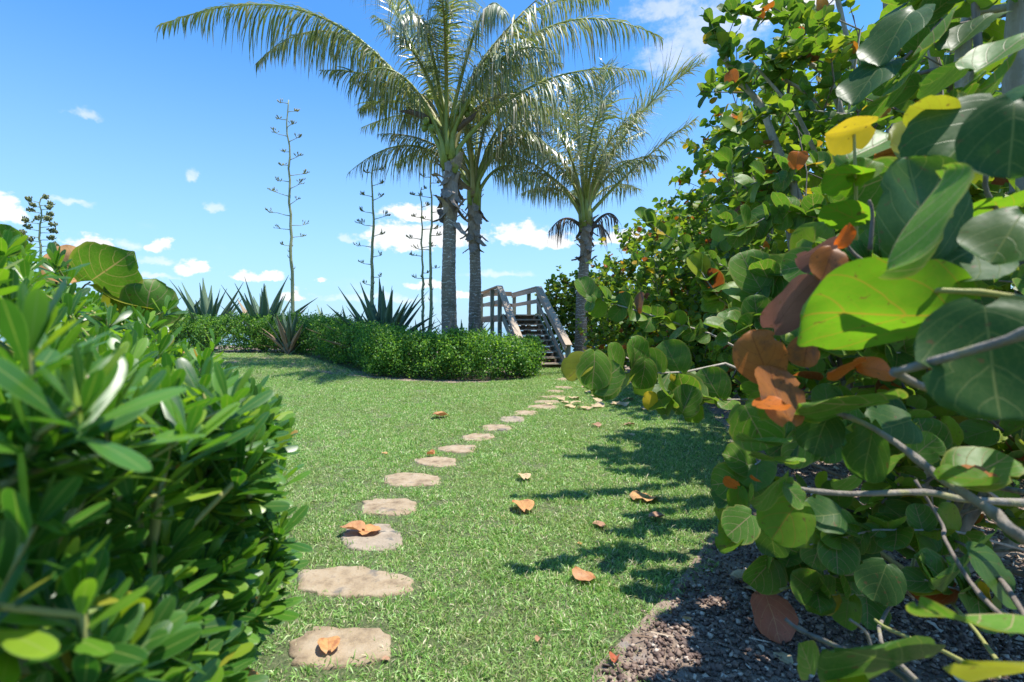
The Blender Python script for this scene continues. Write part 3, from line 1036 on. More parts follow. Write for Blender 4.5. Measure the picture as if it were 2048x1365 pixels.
def sheath_mesh(seed):
    """a torn, curled flap of the fibrous leaf base"""
    r_ = random.Random(seed)
    V, Q, U = [], [], []
    L, w = 1.0, 0.34
    curl = r_.uniform(0.3, 1.3)
    for i in range(6):
        f = i / 5
        ww = w * (1 - 0.6 * f ** 1.5) * r_.uniform(.8, 1.1)
        for j in range(4):
            u = j / 3 * 2 - 1
            V.append((u * ww, f * L * (1 - .15 * abs(u) * r_.random()), 0.10 * (1 - u * u) + curl * 0.28 * f * f + r_.uniform(-.03, .03)))
            U.append((j / 3, f))
    for i in range(5):
        for j in range(3):
            Q.append((i * 4 + j, i * 4 + j + 1, i * 4 + j + 5, i * 4 + j + 4))
    me = mesh_np('dead_sheath', V, [np.array(Q)], U)
    me.materials.append(M_sheath)
    return me


SHEATHS = [sheath_mesh(i) for i in range(6)]
cm = MB()
_pr, _rr = [], []
for i in range(9):
    t = i / 8
    _pr.append((0, 0, -1.15 + 2.3 * t)); _rr.append(max(0.02, math.sin(math.pi * (0.04 + 0.92 * t)) ** 0.75 * (1.0 - 0.14 * t)))
cm.tube(_pr, _rr, 12)
COCO = cm.mesh('coconut', smooth=True)
COCO.materials.append(M_coconut)


def palm(label, base, path, r0, r1, fronds, boot, seed, coconuts=(), sheath_size=0.4):
    """path: world points of the trunk; fronds: (p0, p1, p2, petiole share, leaflet length, droop, lift, dead)"""
    r_ = random.Random(seed)
    root = thing('coconut_palm', base, label, 'palm tree', 'coconut palms around the stairs')
    mb = MB()
    pts, rads = [], []
    nseg = 70
    for i in range(nseg + 1):
        t = i / nseg
        k = t * (len(path) - 1)
        a = min(int(k), len(path) - 2)
        f = k - a
        p = path[a].lerp(path[a + 1], f * f * (3 - 2 * f) if len(path) > 2 else f)
        rad = r0 + (r1 - r0) * sm(t * 1.2) + 0.06 * max(0, 1 - t * 7)
        pts.append(p); rads.append(rad * (1 + (0.025 if i % 2 else -0.015)))
    mb.tube(pts, rads, 16)
    part('trunk', mb.mesh('trunk', smooth=True), M_trunk, root)
    top = path[-1]
    # the crown shaft: fibre-wrapped head
    mb = MB()
    hp, hr = [], []
    for i in range(11):
        t = i / 10
        hp.append(top + Vector((0, 0, -boot * 0.85 + t * (boot * .85 + 1.35))))
        hr.append(r1 * (1.0 + 0.30 * math.sin(math.pi * min(1, t * 1.25))) * (1 - 0.62 * t * t))
    mb.tube(hp, hr, 12)
    part('crown_shaft', mb.mesh('crown_shaft', smooth=True), M_sheath, root)
    for k in range(30):
        a = k * 2.4 + r_.uniform(-.3, .3)
        zz = -boot * 0.95 + (boot * .95 + .75) * (k / 29)
        rad = Vector((math.cos(a), math.sin(a), 0))
        p = top + Vector((0, 0, zz)) + rad * r1 * 0.85
        dn = -1 if r_.random() < 0.6 else 1
        L = (rad * r_.uniform(.25, .8) + Vector((0, 0, dn * r_.uniform(0.5, 1.1)))).normalized()
        o = link('dead_sheath', SHEATHS[r_.randrange(6)], None, root, None)
        M = mat4(p, L, rad + rv() * 0.4, sheath_size * r_.uniform(.5, 1.15))
        o.matrix_basis = Matrix.Translation(-Vector(base)) @ M
    for q, fr in enumerate(fronds):
        p0, p1, p2, pet, lm, dr, up0, dead = fr
        mb = MB()
        pts = [bez(p0, p1, p2, i / 16) for i in range(17)]
        rads = [0.058 * (1 - i / 16) ** 1.1 + 0.006 for i in range(17)]
        ax = Vector((top.x, top.y, p0.z - (.25 if dead else .62)))
        root_pt = ax + (Vector((p0.x, p0.y, ax.z)) - ax).normalized() * r1 * .75
        pts = [root_pt, root_pt.lerp(p0, .5) + Vector((0, 0, .06))] + pts
        rads = [0.115, 0.085] + rads
        mb.tube(pts, rads, 6)
        fo = part('frond', mb.mesh('frond', smooth=True), M_spathe if dead else (M_rachis_old if q % 3 == 1 else M_rachis), root)
        me = leaflet_mesh(p0, p1, p2, pet, lm, dr, up0, dead, seed * 50 + q)
        part('leaflets', me, M_palm_dead if dead else M_palm, fo)
    for X, Y, d, rad in coconuts:
        p = P(X, Y, d)
        M = Matrix.Translation(p - Vector(base)) @ Matrix.Rotation(r_.uniform(-.4, .4), 4, 'X') @ Matrix.Rotation(r_.uniform(-.4, .4), 4, 'Y') @ Matrix.Scale(rad, 4)
        o = link('coconut', COCO, None, root)
        o.matrix_basis = M
    return root


def extra_fronds(c, n, seed, zlo, zhi, L0, L1):
    """more fronds all round the crown"""
    r_ = random.Random(seed)
    res = []
    for k in range(n):
        a = 2 * math.pi * (k + r_.uniform(-.3, .3)) / n
        e = R(r_.uniform(zlo, zhi))
        L = r_.uniform(L0, L1)
        o = Vector((math.cos(a), math.sin(a), 0))
        p0 = c + o * .12
        p1 = p0 + (o * math.cos(e) + Vector((0, 0, math.sin(e)))) * L * .55
        p2 = p1 + (o * math.cos(e * .2) + Vector((0, 0, math.sin(e * .2) - .35))) * L * .5
        res.append((p0, p1, p2, .2, r_.uniform(1.0, 1.25), r_.uniform(.4, .7), 0.0, False))
    return res


def fr(P0, M, P2, pet=0.2, lm=0.75, droop=0.3, up0=0.1, dead=False):
    """frond through three photo positions (X, Y, depth): start, middle, tip"""
    a, m, c = P(*P0), P(*M), P(*P2)
    b = m * 2 - (a + c) * 0.5
    return (a, b, c, pet, lm * 1.7, droop * (2.1 if droop > .25 else 1.25), up0, dead)


d1 = 13.4
b1 = Vector((-1.66, d1, gz(-1.66, d1) - 0.05))
palm1 = palm('tallest coconut palm with green coconuts, thick ringed trunk rising behind the front hedge', b1,
             [b1, P(897, 560, d1), P(901, 380, d1)], 0.215, 0.175, [
    fr((878, 292, 13.3), (650, 38, 12.6), (318, 52, 12.2), 0.22, 0.95, 0.34, 0.05),
    fr((880, 270, 13.4), (690, 72, 13.6), (512, 128, 13.6), 0.2, 0.8, 0.42, 0.0),
    fr((886, 250, 13.5), (790, -40, 13.2), (600, -150, 12.5), 0.18, 0.9, 0.3, 0.1),
    fr((893, 262, 13.2), (893, 10, 12.2), (900, -150, 10.2), 0.22, 1.0, 0.42, -0.05),
    fr((906, 290, 13.3), (975, 110, 12.6), (1150, -60, 11.6), 0.2, 0.95, 0.4, 0.0),
    fr((903, 270, 13.5), (1090, 58, 13.2), (1326, 78, 13.0), 0.22, 0.85, 0.45, 0.0),
    fr((914, 300, 13.3), (1080, 166, 12.9), (1290, 142, 12.6), 0.26, 0.9, 0.5, -0.05),
    fr((884, 262, 13.7), (800, 165, 14.8), (722, 222, 15.6), 0.2, 0.8, 0.4, 0.0),
    fr((890, 250, 13.8), (810, 60, 15.0), (745, -50, 16.0), 0.2, 0.9, 0.25, 0.2),
    fr((903, 250, 13.8), (1040, 40, 15.0), (1215, 0, 16.5), 0.2, 0.9, 0.3, 0.15),
    fr((895, 240, 13.8), (900, 40, 15.2), (930, -60, 17.2), 0.2, 0.9, 0.3, 0.15),
    fr((890, 250, 13.4), (850, 60, 12.2), (800, 40, 10.8), 0.22, 0.85, 0.55, 0.0),
    fr((900, 250, 13.4), (960, 40, 12.4), (1010, 30, 11.2), 0.22, 0.85, 0.55, 0.0),
    fr((884, 260, 13.8), (840, 190, 14.6), (800, 260, 15.0), 0.2, 0.7, 0.7, 0.0),
    fr((908, 270, 13.8), (985, 170, 15.0), (1085, 220, 16.0), 0.2, 0.8, 0.55, 0.0),
    fr((905, 270, 13.2), (1000, 120, 12.4), (1120, 110, 11.9), 0.25, 0.85, 0.6, 0.0),
    fr((910, 285, 13.4), (1010, 190, 13.8), (1150, 250, 14.2), 0.22, 0.85, 0.5, 0.0),
    fr((882, 280, 13.2), (800, 150, 12.7), (700, 160, 12.4), 0.22, 0.8, 0.5, 0.0),
] + extra_fronds(P(895, 262, 13.5), 9, 11, 50, 76, 3.2, 4.2), 0.95, 3, [(852, 242, 13.0, .10), (849, 256, 13.1, .10), (863, 256, 12.95, .095), (926, 214, 13.0, .10), (913, 224, 13.05, .085),
             (941, 216, 13.1, .10), (934, 228, 13.15, .09), (858, 192, 13.2, .075), (880, 190, 13.2, .07)], 0.5)
mb = MB()
mb.tube([P(872, 250, 13.2), P(845, 232, 13.0), P(820, 224, 12.9), P(798, 223, 12.8)], [0.05, 0.085, 0.07, 0.008], 8)
part('dry_spathe', mb.mesh('dry_spathe', True), M_spathe, palm1)
mb = MB()
mb.tube([P(915, 262, 13.2), P(930, 245, 13.0), P(945, 235, 12.9), P(955, 222, 12.8)], [0.05, 0.075, 0.06, 0.008], 8)
part('dry_spathe', mb.mesh('dry_spathe', True), M_spathe, palm1)

d2 = 15.6
b2 = Vector(((947 - 1024) / F * d2, d2, gz(-1.2, d2) - 0.05))
palm('middle coconut palm just behind the tallest one, ragged brown sheaths below its crown', b2, [b2, P(951, 560, d2), P(948, 440, d2)], 0.20, 0.165, [
    fr((938, 372, 15.5), (825, 292, 15.6), (697, 346, 15.4), 0.2, 0.85, 0.4, 0.05),
    fr((938, 360, 15.6), (860, 240, 16.2), (725, 255, 16.6), 0.2, 0.85, 0.35, 0.05),
    fr((944, 350, 15.6), (912, 210, 15.8), (850, 130, 16.0), 0.2, 0.8, 0.2, 0.3),
    fr((948, 340, 15.6), (938, 250, 15.6), (925, 180, 15.6), 0.2, 0.6, 0.08, 0.3),
    fr((952, 340, 15.6), (985, 210, 15.4), (1040, 130, 15.0), 0.2, 0.85, 0.3, 0.1),
    fr((956, 360, 15.5), (1020, 250, 15.2), (1120, 215, 14.9), 0.2, 0.85, 0.45, 0.0),
    fr((960, 380, 15.5), (1015, 332, 15.4), (1090, 372, 15.2), 0.22, 0.75, 0.55, 0.0),
    fr((955, 360, 15.8), (1030, 280, 17.0), (1110, 320, 17.8), 0.2, 0.8, 0.5, 0.0),
    fr((956, 365, 15.4), (1030, 270, 14.9), (1100, 300, 14.6), 0.2, 0.85, 0.5, 0.0),
    fr((956, 360, 15.7), (1010, 240, 16.0), (1090, 230, 16.3), 0.2, 0.85, 0.5, 0.0),
    fr((945, 350, 15.3), (925, 230, 14.6), (880, 210, 13.9), 0.22, 0.75, 0.5, 0.0),
    fr((950, 350, 15.9), (960, 220, 17.0), (975, 160, 18.2), 0.2, 0.8, 0.3, 0.1),
    fr((940, 370, 15.8), (870, 300, 17.0), (790, 330, 17.8), 0.2, 0.8, 0.5, 0.0),
] + extra_fronds(P(950, 352, 15.7), 6, 12, 46, 72, 2.6, 3.4), 0.95, 4, [], 0.42)

d3 = 17.0
b3 = Vector(((1160 - 1024) / F * d3, d3, -0.05))
palm3 = palm('right hand coconut palm with open fan of fronds, trunk standing against the sea grapes', b3, [b3, P(1164, 580, d3), P(1172, 482, d3)], 0.21, 0.17, [
    fr((1160, 428, 17.0), (1085, 340, 16.8), (968, 292, 16.6), 0.25, 0.8, 0.42, 0.0),
    fr((1162, 420, 17.1), (1090, 350, 17.8), (1010, 360, 18.4), 0.22, 0.8, 0.45, 0.0),
    fr((1164, 410, 17.0), (1118, 240, 16.8), (1060, 140, 16.4), 0.2, 0.95, 0.22, 0.2),
    fr((1172, 400, 17.0), (1198, 240, 17.2), (1212, 130, 17.6), 0.18, 0.95, 0.12, 0.35),
    fr((1178, 415, 17.0), (1272, 240, 16.7), (1410, 122, 16.2), 0.22, 1.0, 0.10, 0.45),
    fr((1182, 425, 17.0), (1285, 322, 16.8), (1392, 240, 16.6), 0.25, 0.8, 0.2, 0.25),
    fr((1180, 410, 17.2), (1245, 270, 18.4), (1330, 190, 19.6), 0.2, 0.9, 0.2, 0.2),
    fr((1168, 405, 17.2), (1150, 230, 18.0), (1130, 150, 19.0), 0.2, 0.9, 0.2, 0.2),
    fr((1172, 400, 16.8), (1185, 260, 15.9), (1235, 180, 14.8), 0.2, 0.85, 0.35, 0.1),
    fr((1165, 415, 16.8), (1130, 290, 16.0), (1060, 220, 15.2), 0.2, 0.85, 0.35, 0.1),
    fr((1176, 415, 17.2), (1230, 330, 18.4), (1310, 330, 19.2), 0.2, 0.8, 0.4, 0.0),
    fr((1166, 418, 17.1), (1120, 320, 17.6), (1040, 250, 18.0), 0.2, 0.85, 0.3, 0.1),
    fr((1170, 405, 17.1), (1160, 280, 17.0), (1150, 190, 16.8), 0.2, 0.9, 0.2, 0.2),
    fr((1176, 412, 16.9), (1215, 290, 16.3), (1290, 220, 15.8), 0.2, 0.9, 0.25, 0.15),
    fr((1160, 452, 17.0), (1128, 438, 16.9), (1096, 466, 16.8), 0.1, 0.6, 0.7, 0.0, True),
    fr((1188, 450, 17.0), (1215, 428, 16.9), (1236, 440, 16.9), 0.1, 0.6, 0.8, 0.0, True),
    fr((1186, 455, 16.9), (1206, 455, 16.7), (1202, 482, 16.6), 0.1, 0.5, 0.8, 0.0, True),
] + extra_fronds(P(1172, 410, 17.0), 8, 13, 44, 76, 2.9, 3.8), 0.75, 5, [], 0.36)

# ------------------------------------------------------------------ agaves and their flower stalks
def agave_leaf_mesh(seed):
    r_ = random.Random(seed)
    V, Q, U = [], [], []
    bend = r_.uniform(-.03, .2)
    n = 9
    for i in range(n):
        f = i / (n - 1)
        w = (0.038 + 0.026 * sm(f / 0.4)) * (1 - sm((f - 0.42) / 0.66)) + 0.0015
        for u, z in ((-1, .35), (-.5, .05), (0, -.12), (.5, .05), (1, .35)):
            V.append((u * w, f, z * w * 1.3 - bend * f * f)); U.append((u * .5 + .5, f))
        V.append((0, f, -.12 * w * 1.3 - bend * f * f - 0.012 * (1 - f))); U.append((.5, f))
    for i in range(n - 1):
        a, b = i * 6, (i + 1) * 6
        for j in range(4):
            Q.append((a + j, a + j + 1, b + j + 1, b + j))
        Q.append((a + 4, a + 5, b + 5, b + 4)); Q.append((a + 5, a, b, b + 5))
    me = mesh_np('agave_leaf', V, [np.array(Q)], U)
    me.materials.append(M_agave)
    return me


AG = [agave_leaf_mesh(i) for i in range(5)]


def agave(X, Yb, d, size, n, label, seed, flat=1.0, dead=0.12):
    r_ = random.Random(seed)
    x = (X - 1024) / F * d
    base = Vector((x, d, gz(x, d)))
    t = thing('agave', base, label, 'agave plant', 'agaves behind the hedge')
    for k in range(n):
        f = (k + 0.5) / n
        a = k * 2.39996 + r_.uniform(-.2, .2)
        inc = R(6 + 66 * f ** 0.8 * flat) + r_.uniform(-.08, .08)
        rad = Vector((math.cos(a), math.sin(a), 0))
        L = rad * math.sin(inc) + Vector((0, 0, math.cos(inc)))
        N = -rad * math.cos(inc) + Vector((0, 0, math.sin(inc)))
        o = link('leaf', AG[r_.randrange(5)], None, t)
        o.matrix_basis = mat4(rad * 0.05 + Vector((0, 0, 0.25 * (1 - f))), L, N, size * r_.uniform(.78, 1.08))
        if f > 0.7 and r_.random() < dead * 3:
            o.material_slots[0].link = 'OBJECT'; o.material_slots[0].material = M_agave_dead
    return t


agave(415, 0, 17.5, 2.35, 26, 'broad grey green agave standing above the left end of the hedge', 1, .62)
agave(352, 0, 18.2, 2.0, 20, 'agave at the far left of the hedge, half behind the glossy shrub', 2)
agave(530, 0, 17.1, 2.3, 28, 'spiky agave just left of the tallest flower stalk, some leaves withered', 3, .75, .2)
agave(768, 0, 14.7, 2.2, 46, 'largest blue green agave, wide rosette left of the palm trunks', 4, 1.05)
agave(655, 0, 17.2, 1.5, 18, 'low agave between the tallest flower stalk and the largest agave', 5)
agave(700, 0, 16.2, 1.35, 16, 'small agave tucked against the left of the largest agave', 9)
agave(840, 0, 15.3, 1.3, 16, 'small agave at the foot of the twin flower stalks', 6)
agave(925, 0, 14.8, 1.6, 20, 'dark agave between the two nearest palm trunks', 7, .6)
agave(965, 0, 14.4, 1.35, 14, 'small agave right of the middle palm trunk, before the stairs', 8, .9)
t = agave(577, 0, 15.1, 1.25, 22, 'upright agave growing out of the gap between two hedges', 10, .6, .3)
agave(600, 0, 16.2, 1.3, 22, 'withered tangled agave behind the gap between two hedges', 11, 1.15, .3)


def flower_stalk(X, d, Ytop, lean, levels, label, seed, rad=0.055, dense=1.0, low=0.42, tipcol=None, blen=0.55):
    r_ = random.Random(seed)
    x = (X - 1024) / F * d
    base = Vector((x, d, gz(x, d)))
    topz = H + (HZ - Ytop) / F * d
    root = thing('agave_flower_stalk', base, label, 'flower stalk', 'tall agave flower stalks')
    Ht = topz - base.z
    wob = [r_.uniform(-.03, .03) for _ in range(24)]

    def at(t):
        k = t * 22
        i = int(k)
        w = wob[i] + (wob[i + 1] - wob[i]) * (k - i)
        return base + Vector((lean * t + w * (0.3 + t), w * .6, Ht * t))
    mb = MB()
    n = 44
    mb.tube([at(i / n) for i in range(n + 1)], [rad * (1 - 0.78 * (i / n) ** 1.2) * (1.06 if i % 3 == 0 else 1) + .004 for i in range(n + 1)], 8)
    for i in range(16):                                     # little bracts on the bare lower stem
        t = 0.08 + (low - 0.04) * i / 16
        a = r_.uniform(0, 6.28)
        q = at(t)
        o = Vector((math.cos(a), math.sin(a), 0))
        mb.tube([q + o * rad * .8, q + o * rad * 1.5 + Vector((0, 0, .05)), q + o * rad * 1.6 + Vector((0, 0, .11))], [.014, .012, .003], 4)
    part('stem', mb.mesh('stem', True), M_stalk, root)
    for k in range(levels):
        t = low + (0.985 - low) * min(1, max(0, (k + r_.uniform(-.4, .4)) / (levels - 1))) ** 0.92
        a = (0 if k % 2 else math.pi) + r_.uniform(-.75, .75)
        o = Vector((math.cos(a), math.sin(a) * 0.8, 0))
        L = blen * 1.0 * (1.0 - 0.5 * ((t - low) / (1 - low)) ** 2) * r_.uniform(.65, 1.2)
        if k < 2:
            L *= .6
        q = at(t)
        pts = [q, q + o * L * .25 + Vector((0, 0, .02)), q + o * L * .65 + Vector((0, 0, L * r_.uniform(.05, .14))), q + o * L + Vector((0, 0, L * r_.uniform(.06, .24)))]
        mb = MB()
        mb.tube(pts, [.017, .012, .009, .007], 5)
        nb = int((5 if t < 0.6 else 9) * dense) + r_.randrange(3)
        mbud = MB()
        for j in range(nb):
            f = 1 - 0.45 * (j / nb) * r_.uniform(.6, 1)
            s = pts[2].lerp(pts[3], (f - .55) / .45)
            dv = (o * .6 + Vector((r_.uniform(-.9, .9), r_.uniform(-.9, .9), r_.uniform(.1, 1.1)))).normalized()
            e = s + dv * L * r_.uniform(.12, .26)
            mb.tube([s, e], [.008, .006], 4)
            mbud.tube([e - dv * .01, e + dv * .03, e + (dv + Vector((0, 0, .5))).normalized() * r_.uniform(.06, .10)], [.008, .016 * dense ** .5, .005], 4)
            if dense > 1.2:
                for _ in range(2):
                    ee = e + rv() * .06
                    mbud.tube([ee, ee + Vector((0, 0, .06))], [.022, .012], 4)
        b = part('flower_branch', mb.mesh('flower_branch', True), M_stalk, root)
        part('buds', mbud.mesh('buds', True), tipcol if (tipcol and t > 0.93) else M_bud, b, stuff=True)
    return root


flower_stalk(588, 16.6, 200, -0.22, 19, 'tallest bare agave flower stalk, alone in open sky left of the palms', 1, .062, 1.0, .40, M_bud_yellow, .62)
flower_stalk(743, 15.6, 330, 0.05, 14, 'agave flower stalk rising from the largest agave, top hidden in palm fronds', 2, .065, 1.0, .36, None, .5)
flower_stalk(848, 15.9, 375, -0.1, 10, 'thin dark agave flower stalk, left one of the close pair', 3, .045, 1.0, .45, None, .45)
flower_stalk(861, 15.3, 320, 0.02, 10, 'straight agave flower stalk touching the tallest palm, right one of the close pair', 4, .055, .9, .42, None, .45)
flower_stalk(82, 17.0, 394, -0.02, 30, 'far agave flower stalk in bud, showing above the glossy shrub at left', 5, .055, 1.6, .40, None, .50)

# ------------------------------------------------------------------ trimmed hedges
def small_leaf_cloud(name, pts, nrm, size, seed, aspect=0.66):
    """many small folded leaves; pts (n,3), nrm (n,3)"""
    g = np.random.default_rng(seed)
    n = len(pts)
    L = nrm * 0.5 + g.normal(0, .75, (n, 3)); L[:, 2] += .35
    L /= np.linalg.norm(L, axis=1)[:, None]
    N = nrm * 0.5 + g.normal(0, .6, (n, 3)); N[:, 2] += .6
    X = np.cross(L, N); X /= np.linalg.norm(X, axis=1)[:, None] + 1e-9
    Nn = np.cross(X, L)
    s = size * g.uniform(.6, 1.3, n)[:, None]
    tmpl = [(0, 0, 0), (-.5, .45, .12), (0, .5, 0), (.5, .45, .12), (0, 1, -.08)]
    V = np.stack([pts + s * (a * aspect * X + b * L + c * Nn) for a, b, c in tmpl], 1).reshape(-1, 3)
    o = np.arange(n)[:, None] * 5
    Tt = np.concatenate([o + np.array([[0, 2, 1]]), o + np.array([[0, 3, 2]]), o + np.array([[1, 2, 4]]), o + np.array([[2, 3, 4]])])
    U = np.tile(np.array([(.5, 0), (0, .5), (.5, .5), (1, .5), (.5, 1)]), (n, 1))
    return mesh_np(name, V, [Tt], U, np.repeat(g.random(n), 5), smooth=False)


def hedge(label, line, half, height, nleaf, seed, leaf=0.042, mound=0.0):
    """line: polyline of the hedge axis on the ground"""
    g = np.random.default_rng(seed)
    r_ = random.Random(seed)
    line = [Vector(p) for p in line]
    segs = [(line[i], line[i + 1]) for i in range(len(line) - 1)]
    lens = np.array([(b - a).length for a, b in segs])
    base = Vector((line[len(line) // 2].x, line[len(line) // 2].y, 0)); base.z = gz(base.x, base.y)
    root = thing('hedge', base, label, 'hedge', 'low clipped hedges')
    pts, nrm = [], []
    tot = lens.sum()
    twigs = MB()
    n_cl = nleaf // 9
    ends = [line[0], line[-1]]
    for c in range(n_cl):
        u = g.random() * (tot + 2 * half * .9) - half * .9
        # cross-section angle: 0 = front foot, pi = back foot, over the top
        a = g.random() * math.pi
        if g.random() < .35:
            a *= .55
        end = None
        if u < 0:
            end = 0
        elif u > tot:
            end = 1
        k = 0
        uu = min(max(u, 0), tot - 1e-4)
        while uu > lens[k]:
            uu -= lens[k]; k += 1
        A, B = segs[k]
        lump = math.sin(u * 9.1 + 3 * math.sin(a * 2.3 + seed)) * math.sin(a * 6.3 + 2 * math.sin(u * 4.2 + seed))
        if lump < -.35 and g.random() < .6:
            continue
        T_ = (B - A).normalized()
        fq = uu / lens[k]
        if fq < .5 and k > 0:
            T2 = (segs[k - 1][1] - segs[k - 1][0]).normalized(); T_ = T_.lerp(T2, .5 - fq).normalized()
        elif fq > .5 and k < len(segs) - 1:
            T2 = (segs[k + 1][1] - segs[k + 1][0]).normalized(); T_ = T_.lerp(T2, fq - .5).normalized()
        if seed == 1:
            hh_ = 1 - .22 * sm((u - tot * .72) / (tot * .28 + half))
        else:
            hh_ = 1
        c0 = A + (B - A).normalized() * uu
        side = Vector((T_.y, -T_.x))
        if side.y > 0:
            side = -side
        bump = 1 + .10 * math.sin(u * 2.7 + seed) + .09 * math.sin(u * 7.3 + a * 3) * math.sin(a * 5 + u * 3.1) + .12 * lump + g.normal(0, .045) + (g.uniform(.08, .24) if g.random() < .08 else 0)
        hh = height * hh_ * (1 + mound * math.sin(math.pi * min(1, max(0, u / tot)))) * (1 + .05 * math.sin(u * 3.3 + seed * 2) + .03 * math.sin(u * 8.7))
        ca, sa = math.cos(a), math.sin(a)
        q = 1 / (abs(ca) ** 2.5 + abs(sa) ** 2.5) ** (1 / 2.5)
        dep = g.random() ** 2.0 * (.3 if c % 3 else .85)
        sc = (bump - dep)
        lat = side * (ca * q * half * sc) + T_ * float(g.normal(0, .03))
        if end is not None:
            ex = -u if end == 0 else u - tot
            ff = math.sqrt(max(0, 1 - (ex / half) ** 2))
            lat = lat * ff + (-T_ if end == 0 else T_) * ex
        lat = lat * (.80 + .20 * sm(sa * 1.6))
        zz = .10 + max(0, sa * q) * (hh - .05) * (1 - dep * .5) + g.normal(0, .02)
        x, y = c0.x + lat.x, c0.y + lat.y
        p = np.array([x, y, gz(x, y) + zz])
        nn = np.array([lat.x * 1.0 / half, lat.y / half, .25 + sa])
        nn /= np.linalg.norm(nn)
        m_ = 9
        off = g.normal(0, .062, (m_, 3)) + np.outer(g.uniform(-.10, .05, m_), nn)
        pts.append(p + off); nrm.append(np.repeat(nn[None], m_, 0))
        if c % 40 == 0:
            b0 = Vector((c0.x + r_.uniform(-.1, .1) + lat.x * .25, c0.y + lat.y * .25, 0)); b0.z = gz(b0.x, b0.y) - .02
            pe = Vector(p)
            twigs.tube([b0, b0.lerp(pe, .5) + Vector((r_.uniform(-.06, .06), r_.uniform(-.06, .06), .05)), pe], [.012, .008, .003], 4, cap=False)
    pts, nrm = np.concatenate(pts), np.concatenate(nrm)
    part('foliage', small_leaf_cloud('foliage', pts, nrm, leaf, seed), M_hedge, root, stuff=True)
    part('branches', twigs.mesh('branches'), M_twig, root)
    return root


hedge('front rounded dark green hedge curving round the palm trunks before the stairs', [(-3.0, 12.65), (-2.0, 12.4), (-0.8, 12.3), (-0.05, 12.7)], .86, 1.0, 46000, 1, .062)
hedge('middle clipped hedge running diagonally between the gap and the front hedge', [(-5.95, 15.75), (-4.8, 14.6), (-3.5, 13.4)], .85, 1.04, 36000, 2, .06)
hedge('left clipped hedge running behind the glossy shrub as far as the gap', [(-11.5, 16.6), (-9.0, 16.6), (-7.35, 16.3)], .72, 1.08, 30000, 3, .062)
hedge('far low hedge filling in behind the gap and the withered agave', [(-7.6, 17.3), (-6.6, 17.0), (-5.2, 16.3)], .6, .95, 15000, 4, .056)

# ------------------------------------------------------------------ leaves of the broad-leaved shrubs
def disc_leaf(rows, cols, seed, fold=.12, droop=.12, wave=.03, width=.54):
    r_ = random.Random(seed)
    V, U, Q = [], [], []
    us = [i / (cols - 1) * 2 - 1 for i in range(cols)]
    ph = r_.uniform(0, 6.28)
    ph2 = r_.uniform(0, 6.28)
    bites = [(r_.choice((-1, 1)), r_.uniform(.25, .9), r_.uniform(.02, .05), r_.uniform(.08, .3)) for _ in range(r_.randrange(1, 4))] if rows > 10 else []
    for i in range(rows):
        f = i / (rows - 1)
        th = math.pi * (0.04 + 0.945 * f)
        yc = 0.5 - 0.5 * math.cos(th)
        w0 = width * math.sin(th) ** 0.72 * (0.92 + .12 * f) * (1 + .04 * math.sin(5 * f + ph) + r_.uniform(-.02, .02))
        for u in us:
            w = w0
            for sd, f0, fw, amt in bites:
                if u * sd > 0:
                    w *= 1 - amt * math.exp(-((f - f0) / fw) ** 2)
            w *= 1 + .025 * math.sin(9 * f + ph2 + (2 if u > 0 else 0))
            yy = yc - 0.10 * abs(u) ** 1.2 * (1 - f) ** 3
            zz = fold * abs(u) * w * 2 - droop * f * f + wave * math.sin(6.5 * f + 2.2 * u + ph) + .02 * u * math.sin(4 * f + ph)
            zz += .022 * abs(u) ** 3 * math.sin(13 * f + ph2 + 3 * u) - .10 * fold * abs(u) ** 2.5
            V.append((u * w, yy, zz)); U.append((u * .5 + .5, f))
    for i in range(rows - 1):
        for j in range(cols - 1):
            a = i * cols + j
            Q.append((a, a + 1, a + cols + 1, a + cols))
    return np.array(V), np.array(Q), np.array(U)


def spoon_leaf(rows, cols, seed, curl=.1):
    r_ = random.Random(seed)
    V, U, Q = [], [], []
    us = [i / (cols - 1) * 2 - 1 for i in range(cols)]
    b = r_.uniform(-.05, .22)
    tw = r_.uniform(-.25, .25)
    for i in range(rows):
        f = 1 - (1 - i / (rows - 1)) ** 1.75
        w = 0.134 * (0.15 + 0.84 * sm(f / .68)) * math.sqrt(max(0.0, 1 - max(0, (f - .66) / .345) ** 2.6)) + .004
        for u in us:
            edge = -curl * w * (abs(u) ** 3) * 2.0
            zz = .16 * abs(u) * w - b * f * f + edge + tw * u * w * f
            V.append((u * w, f, zz)); U.append((u * .5 + .5, f))
    for i in range(rows - 1):
        for j in range(cols - 1):
            a = i * cols + j
            Q.append((a, a + 1, a + cols + 1, a + cols))
    return np.array(V), np.array(Q), np.array(U)


def leaf_set(fn, hi, lo, n, mat, name, **kw):
    H_, L_ = [], []
    for i in range(n):
        v, q, u = fn(*hi, i, **kw)
        me = mesh_np(name, v, [q], u)
        me.materials.append(mat)
        H_.append(me)
        L_.append(fn(*lo, i, **kw))
    return H_, L_


